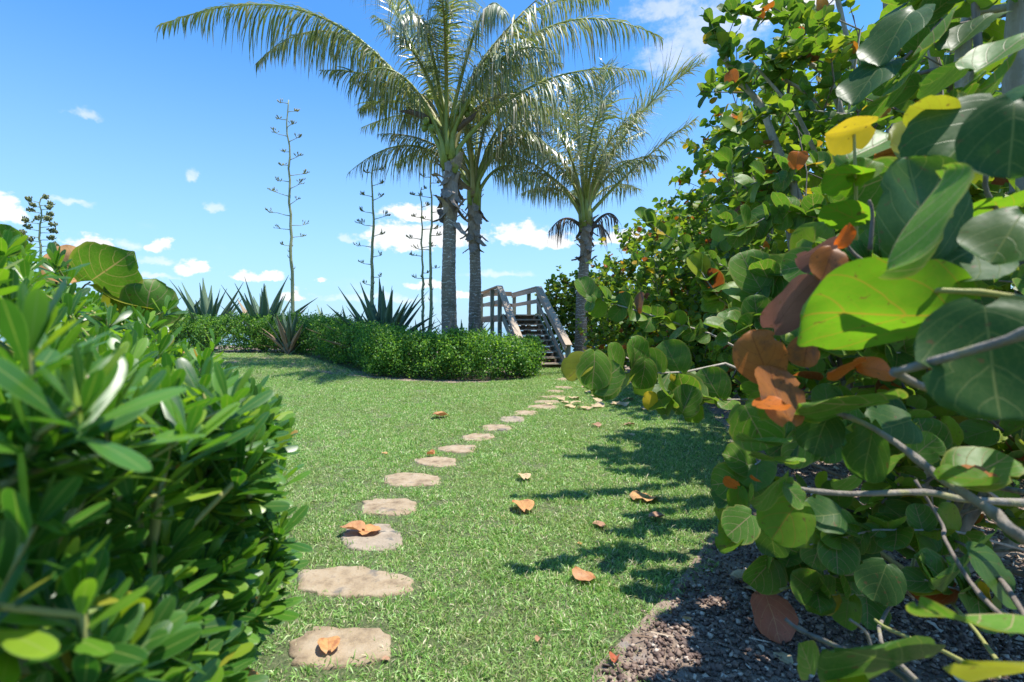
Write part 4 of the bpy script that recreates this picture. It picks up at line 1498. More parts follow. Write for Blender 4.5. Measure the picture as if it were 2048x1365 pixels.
GR_HI, GR_LO = leaf_set(disc_leaf, (9, 5), (5, 3), 4, M_grape, 'leaf')
gr2h, gr2l = leaf_set(disc_leaf, (9, 5), (5, 3), 4, M_grape, 'leaf', fold=.3, droop=.05, wave=.02)
gr3h, gr3l = leaf_set(disc_leaf, (9, 5), (5, 3), 3, M_grape, 'leaf', fold=.02, droop=.3, wave=.05)
GR_HI += gr2h + gr3h; GR_LO += gr2l + gr3l
HERO = []
for kind, (fo, dr, wv, wd) in enumerate([(.06, .08, .035, .54), (.16, .12, .03, .50), (.3, .06, .03, .52), (.05, .28, .05, .54), (.12, .08, .04, .42)]):
    HERO.append([])
    for i in range(4):
        v, q, u = disc_leaf(21, 11, 20 + kind * 10 + i, fo, dr * (.6 + .3 * i), wv, wd)
        me = mesh_np('leaf', v, [q], u); me.materials.append(M_grape)
        HERO[-1].append(me)
PT_HI, PT_LO = leaf_set(spoon_leaf, (9, 5), (5, 3), 6, M_pitto, 'leaf')


def grow(base_nodes, parents, targets, bf=0.25):
    """joins targets to a growing skeleton; returns positions, parent index and the index of each target"""
    pos = [np.array(p, dtype=float) for p in base_nodes]
    par = list(parents)
    plen = []
    for i, q in enumerate(par):
        plen.append(0 if q < 0 else plen[q] + np.linalg.norm(pos[i] - pos[q]))
    cap = len(pos) + len(targets) * 8
    A = np.zeros((cap, 3)); PL = np.zeros(cap)
    A[:len(pos)] = pos; PL[:len(pos)] = plen
    n = len(pos)
    b0 = A[0].copy()
    order = np.argsort(np.linalg.norm(np.asarray(targets) - b0, axis=1))
    tid = []
    for k in order:
        t = np.asarray(targets[k])
        dist = np.linalg.norm(A[:n] - t, axis=1)
        j = int(np.argmin(dist + bf * PL[:n]))
        d = dist[j]
        m_ = max(1, min(6, int(d / .28)))
        st = A[j].copy()
        bend = np.array([rng.gauss(0, .07), rng.gauss(0, .07), -.10 + rng.gauss(0, .05)]) * d
        prev = j
        for q in range(1, m_ + 1):
            f = q / m_
            p = st + (t - st) * f + bend * math.sin(math.pi * f)
            A[n] = p; PL[n] = PL[prev] + np.linalg.norm(p - A[prev])
            par.append(prev)
            prev = n
            n += 1
        tid.append((int(k), prev))
    return A[:n], par, tid


def skeleton_mesh(A, par, tips, r_tip, r_max, expo=0.5):
    n = len(A)
    cnt = np.zeros(n)
    for i in tips:
        cnt[i] += 1
    for i in range(n - 1, 0, -1):
        if par[i] >= 0:
            cnt[par[i]] += max(cnt[i], .2)
    rad = np.minimum(r_max, r_tip * np.maximum(cnt, 1) ** expo)
    big, small = MB(), MB()
    for i in range(n):
        j = par[i]
        if j < 0:
            continue
        r1 = rad[i]
        r0 = min(rad[j], r1 * 1.35)
        mb = big if r1 > 0.012 else small
        mb.tube([A[j], A[i]], [r0, r1], 8 if r1 > .025 else (6 if r1 > .012 else 4), cap=False)
    return big, small, rad


class Shrub:
    def __init__(self, name, base, label, cat, group, hi, lo, mat):
        self.root = thing(name, base, label, cat, group)
        self.base = Vector(base)
        self.L = []          # (matrix, size, variant, forced_material, hero_mesh)
        self.hi, self.lo, self.mat = hi, lo, mat

    def leaf(self, pos, L, N, s, mat=None, hero=None):
        self.L.append((mat4(pos, L, N, s), s, rng.randrange(len(self.hi)), mat, hero))


SHRUBS = []


def pix(p):
    return 1024 + p[0] / p[1] * F, HZ + (H - p[2]) / p[1] * F


# left limit of the sea grape mass, as seen from the path (row -> column)
LIM_Y = [-400, 0, 90, 200, 330, 400, 470, 540, 640, 700, 760, 790, 850, 930, 1000, 1080, 1150, 1250, 1365, 1800]
LIM_X = [1380, 1405, 1400, 1400, 1345, 1285, 1250, 1215, 1200, 1195, 1230, 1300, 1420, 1485, 1460, 1445, 1500, 1560, 1620, 1750]


LIMA_X = [1800, 1760, 1740, 1720, 1690, 1680, 1640, 1560, 1520, 1500, 1490, 1480, 1480, 1500, 1465, 1450, 1500, 1560, 1620, 1750]


def sample_crown(ells, n, ymin=0.9, shell=.55, lim_shift=0, far=False, lim=None):
    outp = []
    vols = np.array([e[1][0] * e[1][1] * e[1][2] for e in ells]); vols = vols / vols.sum()
    while len(outp) < n:
        e = ells[nrng.choice(len(ells), p=vols)]
        c, r = np.array(e[0]), np.array(e[1])
        d = nrng.normal(size=3); d /= np.linalg.norm(d)
        rad = (shell + (1 - shell) * nrng.random()) if nrng.random() < .72 else nrng.random() ** .5
        rad *= 1 + .12 * math.sin(5 * d[0] + 3 * d[2]) * math.sin(4 * d[1] + c[0])
        p = c + d * r * rad
        if p[2] < 0.12 or p[1] < ymin:
            continue
        X, Y = pix(p)
        lx = np.interp(Y, LIM_Y, lim or LIM_X) + lim_shift - (25 if p[1] > 8 else 0) + nrng.normal(0, 14)
        if p[2] > 3.3 and p[1] < 8.6 and nrng.random() < .18:
            continue
        if X < lx and not far:
            continue
        outp.append(p)
    return np.array(outp)


def leaf_cluster(sh, p, d, n, s0, s1, spread=.5, reach=.16):
    for i in range(n):
        a = i * 2.4 + rng.uniform(-.4, .4)
        o = d.orthogonal().normalized()
        rad = Matrix.Rotation(a, 3, d) @ o
        L = (d * rng.uniform(.1, .8) + rad * rng.uniform(.7, 1.1) + Vector((0, 0, .15))).normalized()
        N = Vector((0, 0, .75)) + d * .35 + rv() * .75
        q = Vector(p) - d * (reach * i / max(1, n - 1))
        s = rng.uniform(s0, s1)
        sh.leaf(q + L * s * .12, L, N, s)


def sea_grape(label, base, limbs, ells, ntar, nl, s0, s1, ymin=.9, rmax=.06, bf=.25, far=False, shift=0, lim=None, group='sea grape trees along the mulch bed'):
    """limbs: extra hand-placed polylines from the base"""
    sh = Shrub('sea_grape_tree', base, label, 'sea grape', group, GR_HI, GR_LO, M_grape)
    nodes, par = [tuple(base)], [-1]
    for limb in limbs:
        prev = 0
        pts = [Vector(base)] + [Vector(p) for p in limb]
        for a, b in zip(pts[:-1], pts[1:]):
            k = max(1, int((b - a).length / .3))
            for q in range(1, k + 1):
                p = a.lerp(b, q / k) + rv() * .03
                nodes.append(tuple(p)); par.append(prev); prev = len(nodes) - 1
    tg = sample_crown(ells, ntar, ymin, lim_shift=shift, far=far, lim=lim)
    A, pr, tid = grow(nodes, par, tg, bf)
    big, small, rad = skeleton_mesh(A, pr, [i for _, i in tid], .0034, rmax, .47)
    sh.bark = (big, small)
    for _, i in tid:
        d = Vector(A[i] - A[pr[i]])
        d = (d.normalized() if d.length > 1e-6 else Vector((0, 0, 1))) + Vector((0, 0, .3))
        leaf_cluster(sh, A[i], d.normalized(), nl, s0, s1)
    # shoots on thin side nodes too
    for i in range(len(nodes), len(A)):
        if rad[i] < .007 and rng.random() < .35:
            d = Vector(A[i] - A[pr[i]]).normalized() + rv() * .7
            leaf_cluster(sh, A[i], d.normalized(), 2, s0 * .8, s1 * .9)
    SHRUBS.append(sh)
    return sh


bA = Vector((2.05, 2.45, 0))
shA = sea_grape('nearest sea grape with huge foreground leaves, some orange, rust and purple, over the mulch', bA,
                [[(1.95, 2.35, .5), (1.75, 2.0, 1.2), (1.5, 1.7, 1.9)], [(2.2, 2.3, .7), (2.3, 2.1, 1.7), (2.4, 2.3, 3.0)],
                 [(2.4, 2.6, .8), (2.75, 2.9, 2.0), (2.6, 3.2, 3.3)], [(2.0, 2.7, .6), (1.8, 3.0, 1.5), (1.9, 3.3, 2.6)],
                 [(1.8, 2.3, .3), (1.5, 2.2, .6), (1.2, 2.1, .75)], [(2.3, 2.1, .5), (2.6, 1.7, 1.0), (2.7, 1.4, 1.6)],
                 [(1.9, 2.55, .5), (1.7, 2.6, 1.0), (1.6, 2.6, 1.6)], [(2.1, 2.2, .5), (2.05, 2.0, 1.0), (1.9, 1.7, 1.5)]],
                [((2.4, 2.4, 2.1), (1.3, 1.15, 1.45)), ((1.9, 2.4, .75), (.95, .8, .65)), ((2.3, 1.9, 1.3), (1.0, .7, .9))], 480, 5, .06, .13, 1.25, .045, lim=LIMA_X)
bB = Vector((3.3, 5.0, 0))
shB = sea_grape('second sea grape, arching pale green branches reaching out over the lawn', bB,
                [[(2.9, 5.0, 1.6), P(1548, 290, 5.2), P(1500, 180, 5.1), P(1445, 100, 5.0)], [(3.3, 4.9, 1.5), P(1760, 300, 5.0), P(1680, 170, 4.9), P(1640, 60, 4.9)],
                 [(3.6, 5.2, 1.5), (3.8, 5.3, 3.2), (3.7, 5.4, 4.6)], [(3.0, 4.8, .9), (2.4, 4.4, 1.3)]],
                [((3.3, 4.8, 2.5), (1.55, 1.4, 2.2)), ((3.0, 4.6, 1.1), (1.3, 1.1, 1.0)), ((2.5, 5.0, 3.6), (.8, .8, 1.2))], 600, 6, .075, .135, 2.5, .06)
bC = Vector((4.3, 7.6, 0))
shC = sea_grape('tall sparse sea grape whose pale limbs reach the top of the picture', bC,
                [[(4.0, 7.5, 2.0), (3.5, 7.4, 3.8), (3.0, 7.2, 5.2)], [(4.4, 7.5, 2.2), (4.6, 7.4, 4.2), (4.4, 7.3, 6.0)], [(4.6, 7.8, 2.0), (5.2, 7.9, 4.2), (5.4, 7.8, 5.8)],
                 [(3.9, 7.6, 1.6), (3.9, 7.4, 3.4), (3.7, 7.2, 4.9)]],
                [((4.2, 7.4, 3.1), (1.8, 1.6, 2.8)), ((4.0, 7.3, 1.2), (1.5, 1.3, 1.1))], 860, 6, .07, .13, 4.5, .065)
bD = Vector((4.9, 10.4, 0))
shD = sea_grape('rounded sea grape in the middle of the row, small mixed green and yellow leaves', bD,
                [[(4.4, 10.3, 1.6), (3.9, 10.1, 3.2)], [(4.9, 10.2, 2.0), (4.8, 10.0, 3.8)], [(5.3, 10.5, 1.8), (5.7, 10.4, 3.4)]],
                [((4.7, 10.3, 2.5), (2.05, 1.7, 2.4)), ((4.4, 10.0, 1.0), (1.6, 1.3, 1.0))], 1000, 5, .08, .135, 7.5, .06)
bE = Vector((4.6, 13.3, 0))
shE = sea_grape('sea grape beside the right palm trunk, dense low dark crown', bE, [[(4.2, 13.2, 1.6), (3.8, 13.0, 2.9)], [(4.8, 13.2, 1.8), (4.8, 13.1, 3.6)]],
                [((4.1, 13.2, 2.2), (2.25, 1.6, 2.2)), ((3.5, 13.0, .9), (1.6, 1.2, .9)), ((2.85, 15.5, 1.1), (1.1, .8, 1.3))], 1350, 4, .09, .15, 10.5, .06)
bH = Vector((3.9, 8.9, 0))
shH = sea_grape('low bushy sea grape bulging out above the far stepping stones', bH, [[(3.6, 8.8, 1.0), (3.0, 8.7, 1.9)], [(3.9, 8.8, 1.4), (3.8, 8.8, 2.6)], [(3.5, 8.7, .6), (2.9, 8.6, 1.0)]],
                [((3.6, 8.8, 1.75), (1.65, 1.4, 1.8)), ((3.2, 8.7, .8), (1.2, 1.1, .8))], 950, 5, .075, .135, 6.5, .05)
bF = Vector((3.3, 18.6, 0))
shF = sea_grape('farthest sea grape, dark crown behind the right stair rail', bF, [[(2.9, 18.6, 1.4), (2.3, 18.5, 2.7)], [(3.4, 18.6, 1.8), (3.4, 18.5, 3.2)]],
                [((3.4, 18.8, 1.75), (2.3, 1.3, 1.85)), ((2.05, 18.9, 1.85), (1.2, .9, 1.65)), ((5.5, 17.6, 1.7), (1.8, 1.2, 1.8))], 1250, 4, .10, .165, 17.3, .06, far=True)
bG = Vector((7.2, 6.6, 0))
shG = sea_grape('tall sea grape at the back of the bed beyond the nearest one', bG, [[(7.0, 6.6, 2.0), (6.5, 6.4, 4.2), (6.3, 6.3, 5.6)], [(7.2, 6.5, 2.2), (7.2, 6.4, 5.0)],
                [(6.7, 6.4, 1.8), (5.9, 6.1, 3.4), (5.4, 6.0, 4.8)]],
                [((6.9, 6.6, 2.9), (2.2, 1.3, 2.7))], 420, 4, .11, .17, 3.3, .075)


# hand-placed boughs: polyline of photo positions, leaves alternating along it
def bough(sh, pts, leaf, n, r=.007, mat=None, green=False, start=.25):
    w = [P(*p) for p in pts]
    mb = MB()
    rootp = Vector((2.0, 2.45, max(.25, min(1.6, w[0].z - .25)))) if sh is shA else Vector((3.1, 4.95, max(.4, min(1.8, w[0].z - .3))))
    midp = rootp.lerp(w[0], .55) + Vector((0, 0, -.05))
    mb.tube([rootp, midp] + w, [r * 1.5, r * 1.25] + [r * (1 - .6 * i / (len(w) - 1)) for i in range(len(w))], 6)
    part('bough', mb.mesh('bough', True), M_twig_green if green else M_bark, sh.root)
    for k in range(n):
        f = start + (1 - start) * (k + .5) / n
        q = f * (len(w) - 1)
        i = min(int(q), len(w) - 2)
        p = w[i].lerp(w[i + 1], q - i)
        T_ = (w[i + 1] - w[i]).normalized()
        sd = Vector((0, 0, 1)) if k % 2 else Vector((0, -.3, -.6))
        L = (T_ * .55 + sd * rng.uniform(.3, .9) + rv() * .5).normalized()
        N = Vector((-.1, -.55, .6)) + rv() * .6
        s = leaf * rng.uniform(.7, 1.15)
        sh.leaf(p, L, N, s, mat if (mat and rng.random() < .7) else (M_grape_mid if rng.random() < .6 else None))


bough(shB, [(1480, 700, 3.9), (1420, 668, 3.8), (1330, 640, 3.7), (1250, 615, 3.6), (1170, 590, 3.6)], .13, 24, .011)
bough(shB, [(1600, 610, 4.0), (1500, 560, 3.9), (1420, 520, 3.8), (1330, 470, 3.7), (1290, 440, 3.6)], .115, 30, .011)
bough(shB, [(1640, 560, 3.6), (1560, 520, 3.4), (1500, 480, 3.3), (1440, 440, 3.2)], .115, 24, .010)
bough(shA, [(1450, 728, 2.9), (1370, 745, 2.8), (1290, 748, 2.7), (1200, 742, 2.6)], .19, 9, .010)
bough(shA, [(1560, 800, 2.8), (1450, 800, 2.7), (1380, 795, 2.7), (1310, 800, 2.6)], .17, 9, .008)
bough(shB, [(1560, 690, 3.2), (1500, 640, 3.1), (1440, 600, 3.0), (1400, 540, 3.0)], .13, 20, .010)
bough(shA, [(1700, 560, 2.6), (1640, 520, 2.5), (1560, 540, 2.4), (1500, 600, 2.4)], .18, 16, .009)
bough(shA, [(1560, 900, 2.2), (1510, 930, 2.15), (1480, 980, 2.1), (1470, 1050, 2.1)], .15, 9, .006)
bough(shA, [(1900, 1190, 2.3), (1700, 1130, 2.1), (1600, 1110, 2.0), (1530, 1120, 1.95)], .13, 14, .007, green=True)
bough(shA, [(1800, 1200, 2.2), (1720, 1190, 2.0), (1660, 1190, 1.95), (1620, 1180, 1.9)], .12, 10, .006, green=True)


bough(shA, [(2000, 1000, 1.8), (1850, 900, 1.7), (1700, 860, 1.7), (1560, 880, 1.7)], .115, 20, .006)
bough(shA, [(2048, 1100, 1.9), (1900, 1060, 1.8), (1750, 1060, 1.8), (1620, 1090, 1.8)], .115, 20, .006)
bough(shA, [(2060, 900, 2.2), (1950, 860, 2.1), (1800, 840, 2.1), (1650, 820, 2.1)], .12, 20, .006)
bough(shA, [(2060, 760, 2.0), (1900, 720, 1.9), (1750, 700, 1.9), (1600, 690, 1.9)], .12, 20, .006)
bough(shA, [(2060, 1260, 1.6), (1950, 1190, 1.6), (1850, 1160, 1.6)], .11, 14, .006)
bough(shA, [(1700, 640, 2.4), (1560, 640, 2.3), (1450, 665, 2.3)], .12, 16, .006)
bough(shA, [(1950, 640, 1.7), (1850, 560, 1.7), (1740, 520, 1.7), (1640, 530, 1.7)], .12, 16, .006)
bough(shA, [(2060, 430, 1.9), (1950, 380, 1.9), (1830, 370, 1.9), (1720, 400, 1.9)], .12, 18, .006)
bough(shB, [(1800, 420, 3.6), (1700, 340, 3.5), (1600, 330, 3.5), (1500, 370, 3.5)], .14, 22, .009)
bough(shB, [(1760, 520, 3.2), (1660, 440, 3.1), (1560, 420, 3.1), (1470, 470, 3.1)], .14, 22, .009)


bough(shB, [(1540, 260, 4.7), (1490, 170, 4.7), (1442, 100, 4.62), (1415, 30, 4.6)], .125, 30, .014)
bough(shB, [(1720, 60, 4.6), (1630, 20, 4.6), (1530, 40, 4.6), (1450, 20, 4.6)], .12, 30, .010)
bough(shB, [(1680, 140, 4.4), (1610, 110, 4.4), (1540, 120, 4.4), (1450, 180, 4.4)], .12, 28, .010)
bough(shB, [(1700, 230, 4.2), (1610, 220, 4.2), (1520, 230, 4.2), (1440, 270, 4.2)], .12, 28, .010)


# hero leaves close to the camera
def hero(X, Y, d, wpx, ang, roll, pitch, mat, kind=0, sh=None, tilt=None):
    if Y > 800 and wpx < 150:
        wpx *= .86
        roll = max(-75, min(75, roll * 1.4))
    s = wpx * d / F
    a = R(ang)
    L = Vector((math.cos(a), 0, math.sin(a)))
    N = Vector((0, -1, 0))
    N = Matrix.Rotation(R(roll), 3, L) @ N
    Xv = L.cross(N)
    rotp = Matrix.Rotation(R(pitch), 3, Xv)
    L, N = rotp @ L, rotp @ N
    (sh or shA).L.append((mat4(P(X, Y, d) - L * s * .5, L, N, s), s, 0, mat, HERO[kind][rng.randrange(4)]))


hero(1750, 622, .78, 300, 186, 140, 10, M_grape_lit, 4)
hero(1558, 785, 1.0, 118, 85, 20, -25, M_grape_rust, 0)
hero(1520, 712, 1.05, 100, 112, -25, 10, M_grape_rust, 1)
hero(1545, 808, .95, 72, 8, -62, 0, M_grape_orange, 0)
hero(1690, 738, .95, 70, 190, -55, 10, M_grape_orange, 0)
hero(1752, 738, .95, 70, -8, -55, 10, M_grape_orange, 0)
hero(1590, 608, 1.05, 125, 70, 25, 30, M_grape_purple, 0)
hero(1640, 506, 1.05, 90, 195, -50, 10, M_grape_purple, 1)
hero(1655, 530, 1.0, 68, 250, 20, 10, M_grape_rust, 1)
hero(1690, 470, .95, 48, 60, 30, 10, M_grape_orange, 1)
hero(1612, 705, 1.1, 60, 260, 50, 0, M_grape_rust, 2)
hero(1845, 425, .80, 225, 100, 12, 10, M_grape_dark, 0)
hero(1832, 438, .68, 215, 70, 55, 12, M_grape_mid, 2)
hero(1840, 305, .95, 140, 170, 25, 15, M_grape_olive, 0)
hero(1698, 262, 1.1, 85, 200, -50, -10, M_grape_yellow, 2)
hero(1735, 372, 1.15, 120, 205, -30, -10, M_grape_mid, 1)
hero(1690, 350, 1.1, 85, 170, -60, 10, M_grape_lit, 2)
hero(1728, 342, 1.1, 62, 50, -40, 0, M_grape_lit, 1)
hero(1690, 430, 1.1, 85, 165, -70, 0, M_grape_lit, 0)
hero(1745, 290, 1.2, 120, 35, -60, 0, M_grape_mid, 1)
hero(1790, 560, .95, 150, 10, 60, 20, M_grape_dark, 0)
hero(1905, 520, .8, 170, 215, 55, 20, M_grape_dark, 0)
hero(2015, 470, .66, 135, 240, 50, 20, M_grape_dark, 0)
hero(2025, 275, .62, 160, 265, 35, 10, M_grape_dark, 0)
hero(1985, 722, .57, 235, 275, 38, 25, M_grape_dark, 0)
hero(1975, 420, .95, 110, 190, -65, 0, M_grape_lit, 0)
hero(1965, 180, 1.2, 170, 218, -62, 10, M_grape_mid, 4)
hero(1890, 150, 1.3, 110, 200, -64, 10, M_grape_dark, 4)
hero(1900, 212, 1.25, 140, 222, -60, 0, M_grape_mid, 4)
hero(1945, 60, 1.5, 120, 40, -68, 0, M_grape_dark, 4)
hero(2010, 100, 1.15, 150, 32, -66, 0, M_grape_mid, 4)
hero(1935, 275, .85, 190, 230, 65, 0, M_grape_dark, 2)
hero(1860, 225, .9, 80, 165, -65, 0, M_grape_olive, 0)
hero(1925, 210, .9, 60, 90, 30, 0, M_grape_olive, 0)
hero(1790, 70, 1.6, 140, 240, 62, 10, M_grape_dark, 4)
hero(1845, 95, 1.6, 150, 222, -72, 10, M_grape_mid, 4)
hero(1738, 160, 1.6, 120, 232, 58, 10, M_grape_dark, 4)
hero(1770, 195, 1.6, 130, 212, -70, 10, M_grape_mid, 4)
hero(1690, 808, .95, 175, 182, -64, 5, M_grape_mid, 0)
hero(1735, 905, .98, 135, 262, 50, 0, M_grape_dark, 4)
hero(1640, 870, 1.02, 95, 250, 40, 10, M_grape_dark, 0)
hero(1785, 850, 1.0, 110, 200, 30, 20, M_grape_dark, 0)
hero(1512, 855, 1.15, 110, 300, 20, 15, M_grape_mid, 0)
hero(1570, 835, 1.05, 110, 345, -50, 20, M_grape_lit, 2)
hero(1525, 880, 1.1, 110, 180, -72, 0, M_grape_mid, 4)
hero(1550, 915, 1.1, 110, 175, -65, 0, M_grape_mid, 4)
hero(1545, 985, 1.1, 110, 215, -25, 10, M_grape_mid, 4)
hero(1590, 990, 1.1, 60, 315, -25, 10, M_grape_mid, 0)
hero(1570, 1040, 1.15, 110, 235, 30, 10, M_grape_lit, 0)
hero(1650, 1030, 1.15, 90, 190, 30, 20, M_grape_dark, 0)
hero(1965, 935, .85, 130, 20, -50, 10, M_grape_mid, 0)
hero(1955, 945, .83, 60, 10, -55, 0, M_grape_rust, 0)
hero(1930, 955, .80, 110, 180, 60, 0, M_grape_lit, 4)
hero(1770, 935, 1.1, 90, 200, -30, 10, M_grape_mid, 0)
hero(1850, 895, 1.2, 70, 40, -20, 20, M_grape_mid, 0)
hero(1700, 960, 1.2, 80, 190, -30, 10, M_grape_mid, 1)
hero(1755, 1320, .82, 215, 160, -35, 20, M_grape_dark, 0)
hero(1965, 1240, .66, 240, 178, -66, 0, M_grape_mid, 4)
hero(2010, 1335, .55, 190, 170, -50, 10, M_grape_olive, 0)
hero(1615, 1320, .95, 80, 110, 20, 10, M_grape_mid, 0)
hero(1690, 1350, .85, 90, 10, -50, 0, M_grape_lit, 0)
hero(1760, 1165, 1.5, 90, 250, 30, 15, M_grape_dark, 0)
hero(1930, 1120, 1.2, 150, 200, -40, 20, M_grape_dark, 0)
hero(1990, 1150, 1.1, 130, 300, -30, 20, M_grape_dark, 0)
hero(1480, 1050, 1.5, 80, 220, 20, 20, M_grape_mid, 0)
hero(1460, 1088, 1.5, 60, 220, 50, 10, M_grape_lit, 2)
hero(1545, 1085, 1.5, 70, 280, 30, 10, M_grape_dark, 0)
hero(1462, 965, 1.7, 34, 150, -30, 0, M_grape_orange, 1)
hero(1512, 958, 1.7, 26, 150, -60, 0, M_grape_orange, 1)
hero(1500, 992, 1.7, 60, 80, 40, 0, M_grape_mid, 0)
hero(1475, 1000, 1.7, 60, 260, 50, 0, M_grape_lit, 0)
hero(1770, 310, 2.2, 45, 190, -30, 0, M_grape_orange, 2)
hero(1595, 320, 2.3, 36, 80, -30, 0, M_grape_orange, 2)
hero(1890, 350, 1.5, 60, 190, -50, 0, M_grape_yellow, 2)
hero(1300, 800, 2.55, 34, 90, 20, 0, M_grape_yellow, 0)
hero(1345, 755, 2.6, 14, 90, 20, 0, M_grape_yellow, 0)
hero(1155, 738, 2.55, 60, 225, 40, 10, M_grape_olive, 2)
hero(1188, 742, 2.5, 75, 265, -20, 10, M_grape_mid, 0)
hero(1215, 755, 2.55, 70, 40, -40, 10, M_grape_mid, 0)
hero(1268, 722, 2.6, 50, 80, 40, 0, M_grape_mid, 2)
hero(1287, 750, 2.6, 60, 265, -20, 0, M_grape_mid, 0)
hero(1335, 805, 2.6, 55, 80, -40, 0, M_grape_mid, 2)
hero(1375, 800, 2.6, 60, 70, -30, 0, M_grape_mid, 2)


def twig(pts, r0, r1, mat, sh=None):
    w = [p if isinstance(p, Vector) else P(*p) for p in pts]
    # smooth with a Catmull-Rom pass
    sp, rr = [], []
    n = len(w)
    for i in range(n - 1):
        p0, p1, p2, p3 = w[max(i - 1, 0)], w[i], w[i + 1], w[min(i + 2, n - 1)]
        for q in range(4):
            t = q / 4
            sp.append(0.5 * ((2 * p1) + (p2 - p0) * t + (2 * p0 - 5 * p1 + 4 * p2 - p3) * t * t + (3 * p1 - p0 - 3 * p2 + p3) * t ** 3))
    sp.append(w[-1])
    m_ = len(sp)
    for i in range(m_):
        rr.append((r0 + (r1 - r0) * i / (m_ - 1)) * .85 * (1.22 if i % 6 == 0 else 1) * rng.uniform(.95, 1.05))
    mb = MB()
    mb.tube(sp, rr, 8)
    part('bough', mb.mesh('bough', True), mat, (sh or shA).root)


twig([Vector((2.2, 2.15, 1.35)), Vector((1.25, 1.15, 1.33)), (2150, 610, .5), (2048, 668, .52), (1930, 705, .57), (1790, 745, .64)], .0075, .0055, M_bough)
twig([(1790, 745, .64), (1850, 775, .72), (1950, 800, .8), (2080, 800, .9), (2300, 820, 1.3), Vector((2.1, 2.15, .95))], .006, .011, M_bough)
twig([Vector((2.0, 2.4, .2)), (2300, 1220, 1.2), (2060, 1085, .78), (1990, 1028, .80), (1880, 955, .86), (1790, 885, .92), (1700, 835, .98), (1560, 795, 1.05)], .014, .004, M_bough)
twig([Vector((1.98, 2.35, .55)), (2120, 1000, 1.2), (1940, 1000, 1.12), (1850, 985, 1.12), (1700, 988, 1.12), (1600, 978, 1.15), (1560, 960, 1.18)], .011, .005, M_bough)
twig([Vector((1.85, 2.3, .1)), Vector((1.1, 1.5, .35)), (1860, 1390, .8), (1780, 1335, .86), (1690, 1300, .92), (1600, 1260, .98), (1570, 1238, 1.0)], .007, .004, M_bough)
twig([Vector((1.95, 2.3, .3)), Vector((1.3, 1.4, .62)), (2070, 1270, .8), (1960, 1190, .95), (1890, 1080, 1.1), (1885, 1050, 1.15), (1830, 960, 1.2)], .006, .004, M_twig)
twig([(1712, 480, 1.15), (1712, 400, 1.12), (1710, 330, 1.1), (1708, 270, 1.1)], .005, .0035, M_twig_green)
twig([Vector((2.2, 2.15, 1.5)), Vector((1.3, 1.2, 1.4)), (2120, 595, .66), (1960, 585, .72), (1850, 580, .76)], .005, .005, M_twig_green)
twig([Vector((2.3, 2.1, 1.8)), (2100, 290, .9), (1990, 300, .95), (1905, 298, .95), (1850, 310, .95)], .008, .003, M_bough)
twig([(1990, 300, .95), (1970, 370, .95), (2000, 430, .95)], .006, .004, M_twig)
twig([(1740, 500, 1.0), (1745, 430, 1.0), (1738, 400, 1.0)], .005, .003, M_twig)
twig([(1860, 640, .95), (1780, 560, .98), (1710, 510, 1.0), (1690, 480, 1.0)], .007, .0025, M_twig)
twig([(1700, 1365, 1.0), (1740, 1330, 1.0), (1735, 1270, 1.0), (1700, 1240, 1.0)], .004, .003, M_bough)
twig([Vector((1.9, 2.3, .12)), (2000, 1330, 1.0), (1860, 1290, 1.1), (1780, 1260, 1.2), (1750, 1240, 1.25)], .006, .004, M_twig_green)
twig([(1885, 1190, 2.3), (1820, 1060, 2.2), (1780, 960, 2.1), (1720, 880, 2.0)], .028, .014, M_bark_green)
twig([(1890, 1190, 2.35), (1850, 1090, 2.4), (1840, 980, 2.4), (1850, 850, 2.4), (1900, 740, 2.4)], .032, .02, M_bark_green)
twig([(1880, 1190, 2.3), (1780, 1120, 2.2), (1700, 1060, 2.1), (1640, 1000, 2.0)], .018, .009, M_bark_green)
twig([(1900, 1190, 2.4), (1930, 1040, 2.5), (1990, 900, 2.5), (2020, 780, 2.5)], .03, .018, M_bark_green)
twig([(1895, 1190, 2.35), (1900, 1060, 2.3), (1960, 930, 2.2), (2060, 850, 2.1)], .022, .012, M_bark_green)
twig([(1960, 900, 2.5), (1850, 880, 2.4), (1740, 850, 2.3), (1660, 870, 2.2)], .012, .006, M_bark_green)
twig([(1880, 1180, 2.3), (1770, 1150, 2.1), (1690, 1150, 2.0), (1560, 1180, 1.9)], .012, .005, M_bark_green)
twig([(1625, 480, 4.7), (1590, 380, 4.7), (1548, 280, 4.7), (1520, 210, 4.7), (1482, 165, 4.7), (1440, 105, 4.65)], .05, .026, M_bark, shB)
twig([(1720, 400, 4.8), (1688, 245, 4.8), (1655, 155, 4.8), (1610, 120, 4.8), (1575, 60, 4.8)], .04, .02, M_bark, shB)
twig([(1680, 330, 4.6), (1652, 250, 4.6), (1622, 195, 4.6), (1570, 160, 4.6)], .03, .014, M_bark, shB)
twig([(1650, 350, 4.6), (1600, 240, 4.5), (1565, 195, 4.5), (1500, 120, 4.5)], .026, .012, M_bark, shB)
twig([(1710, 150, 5.0), (1690, 60, 5.0), (1668, -30, 5.0)], .03, .02, M_bark, shB)
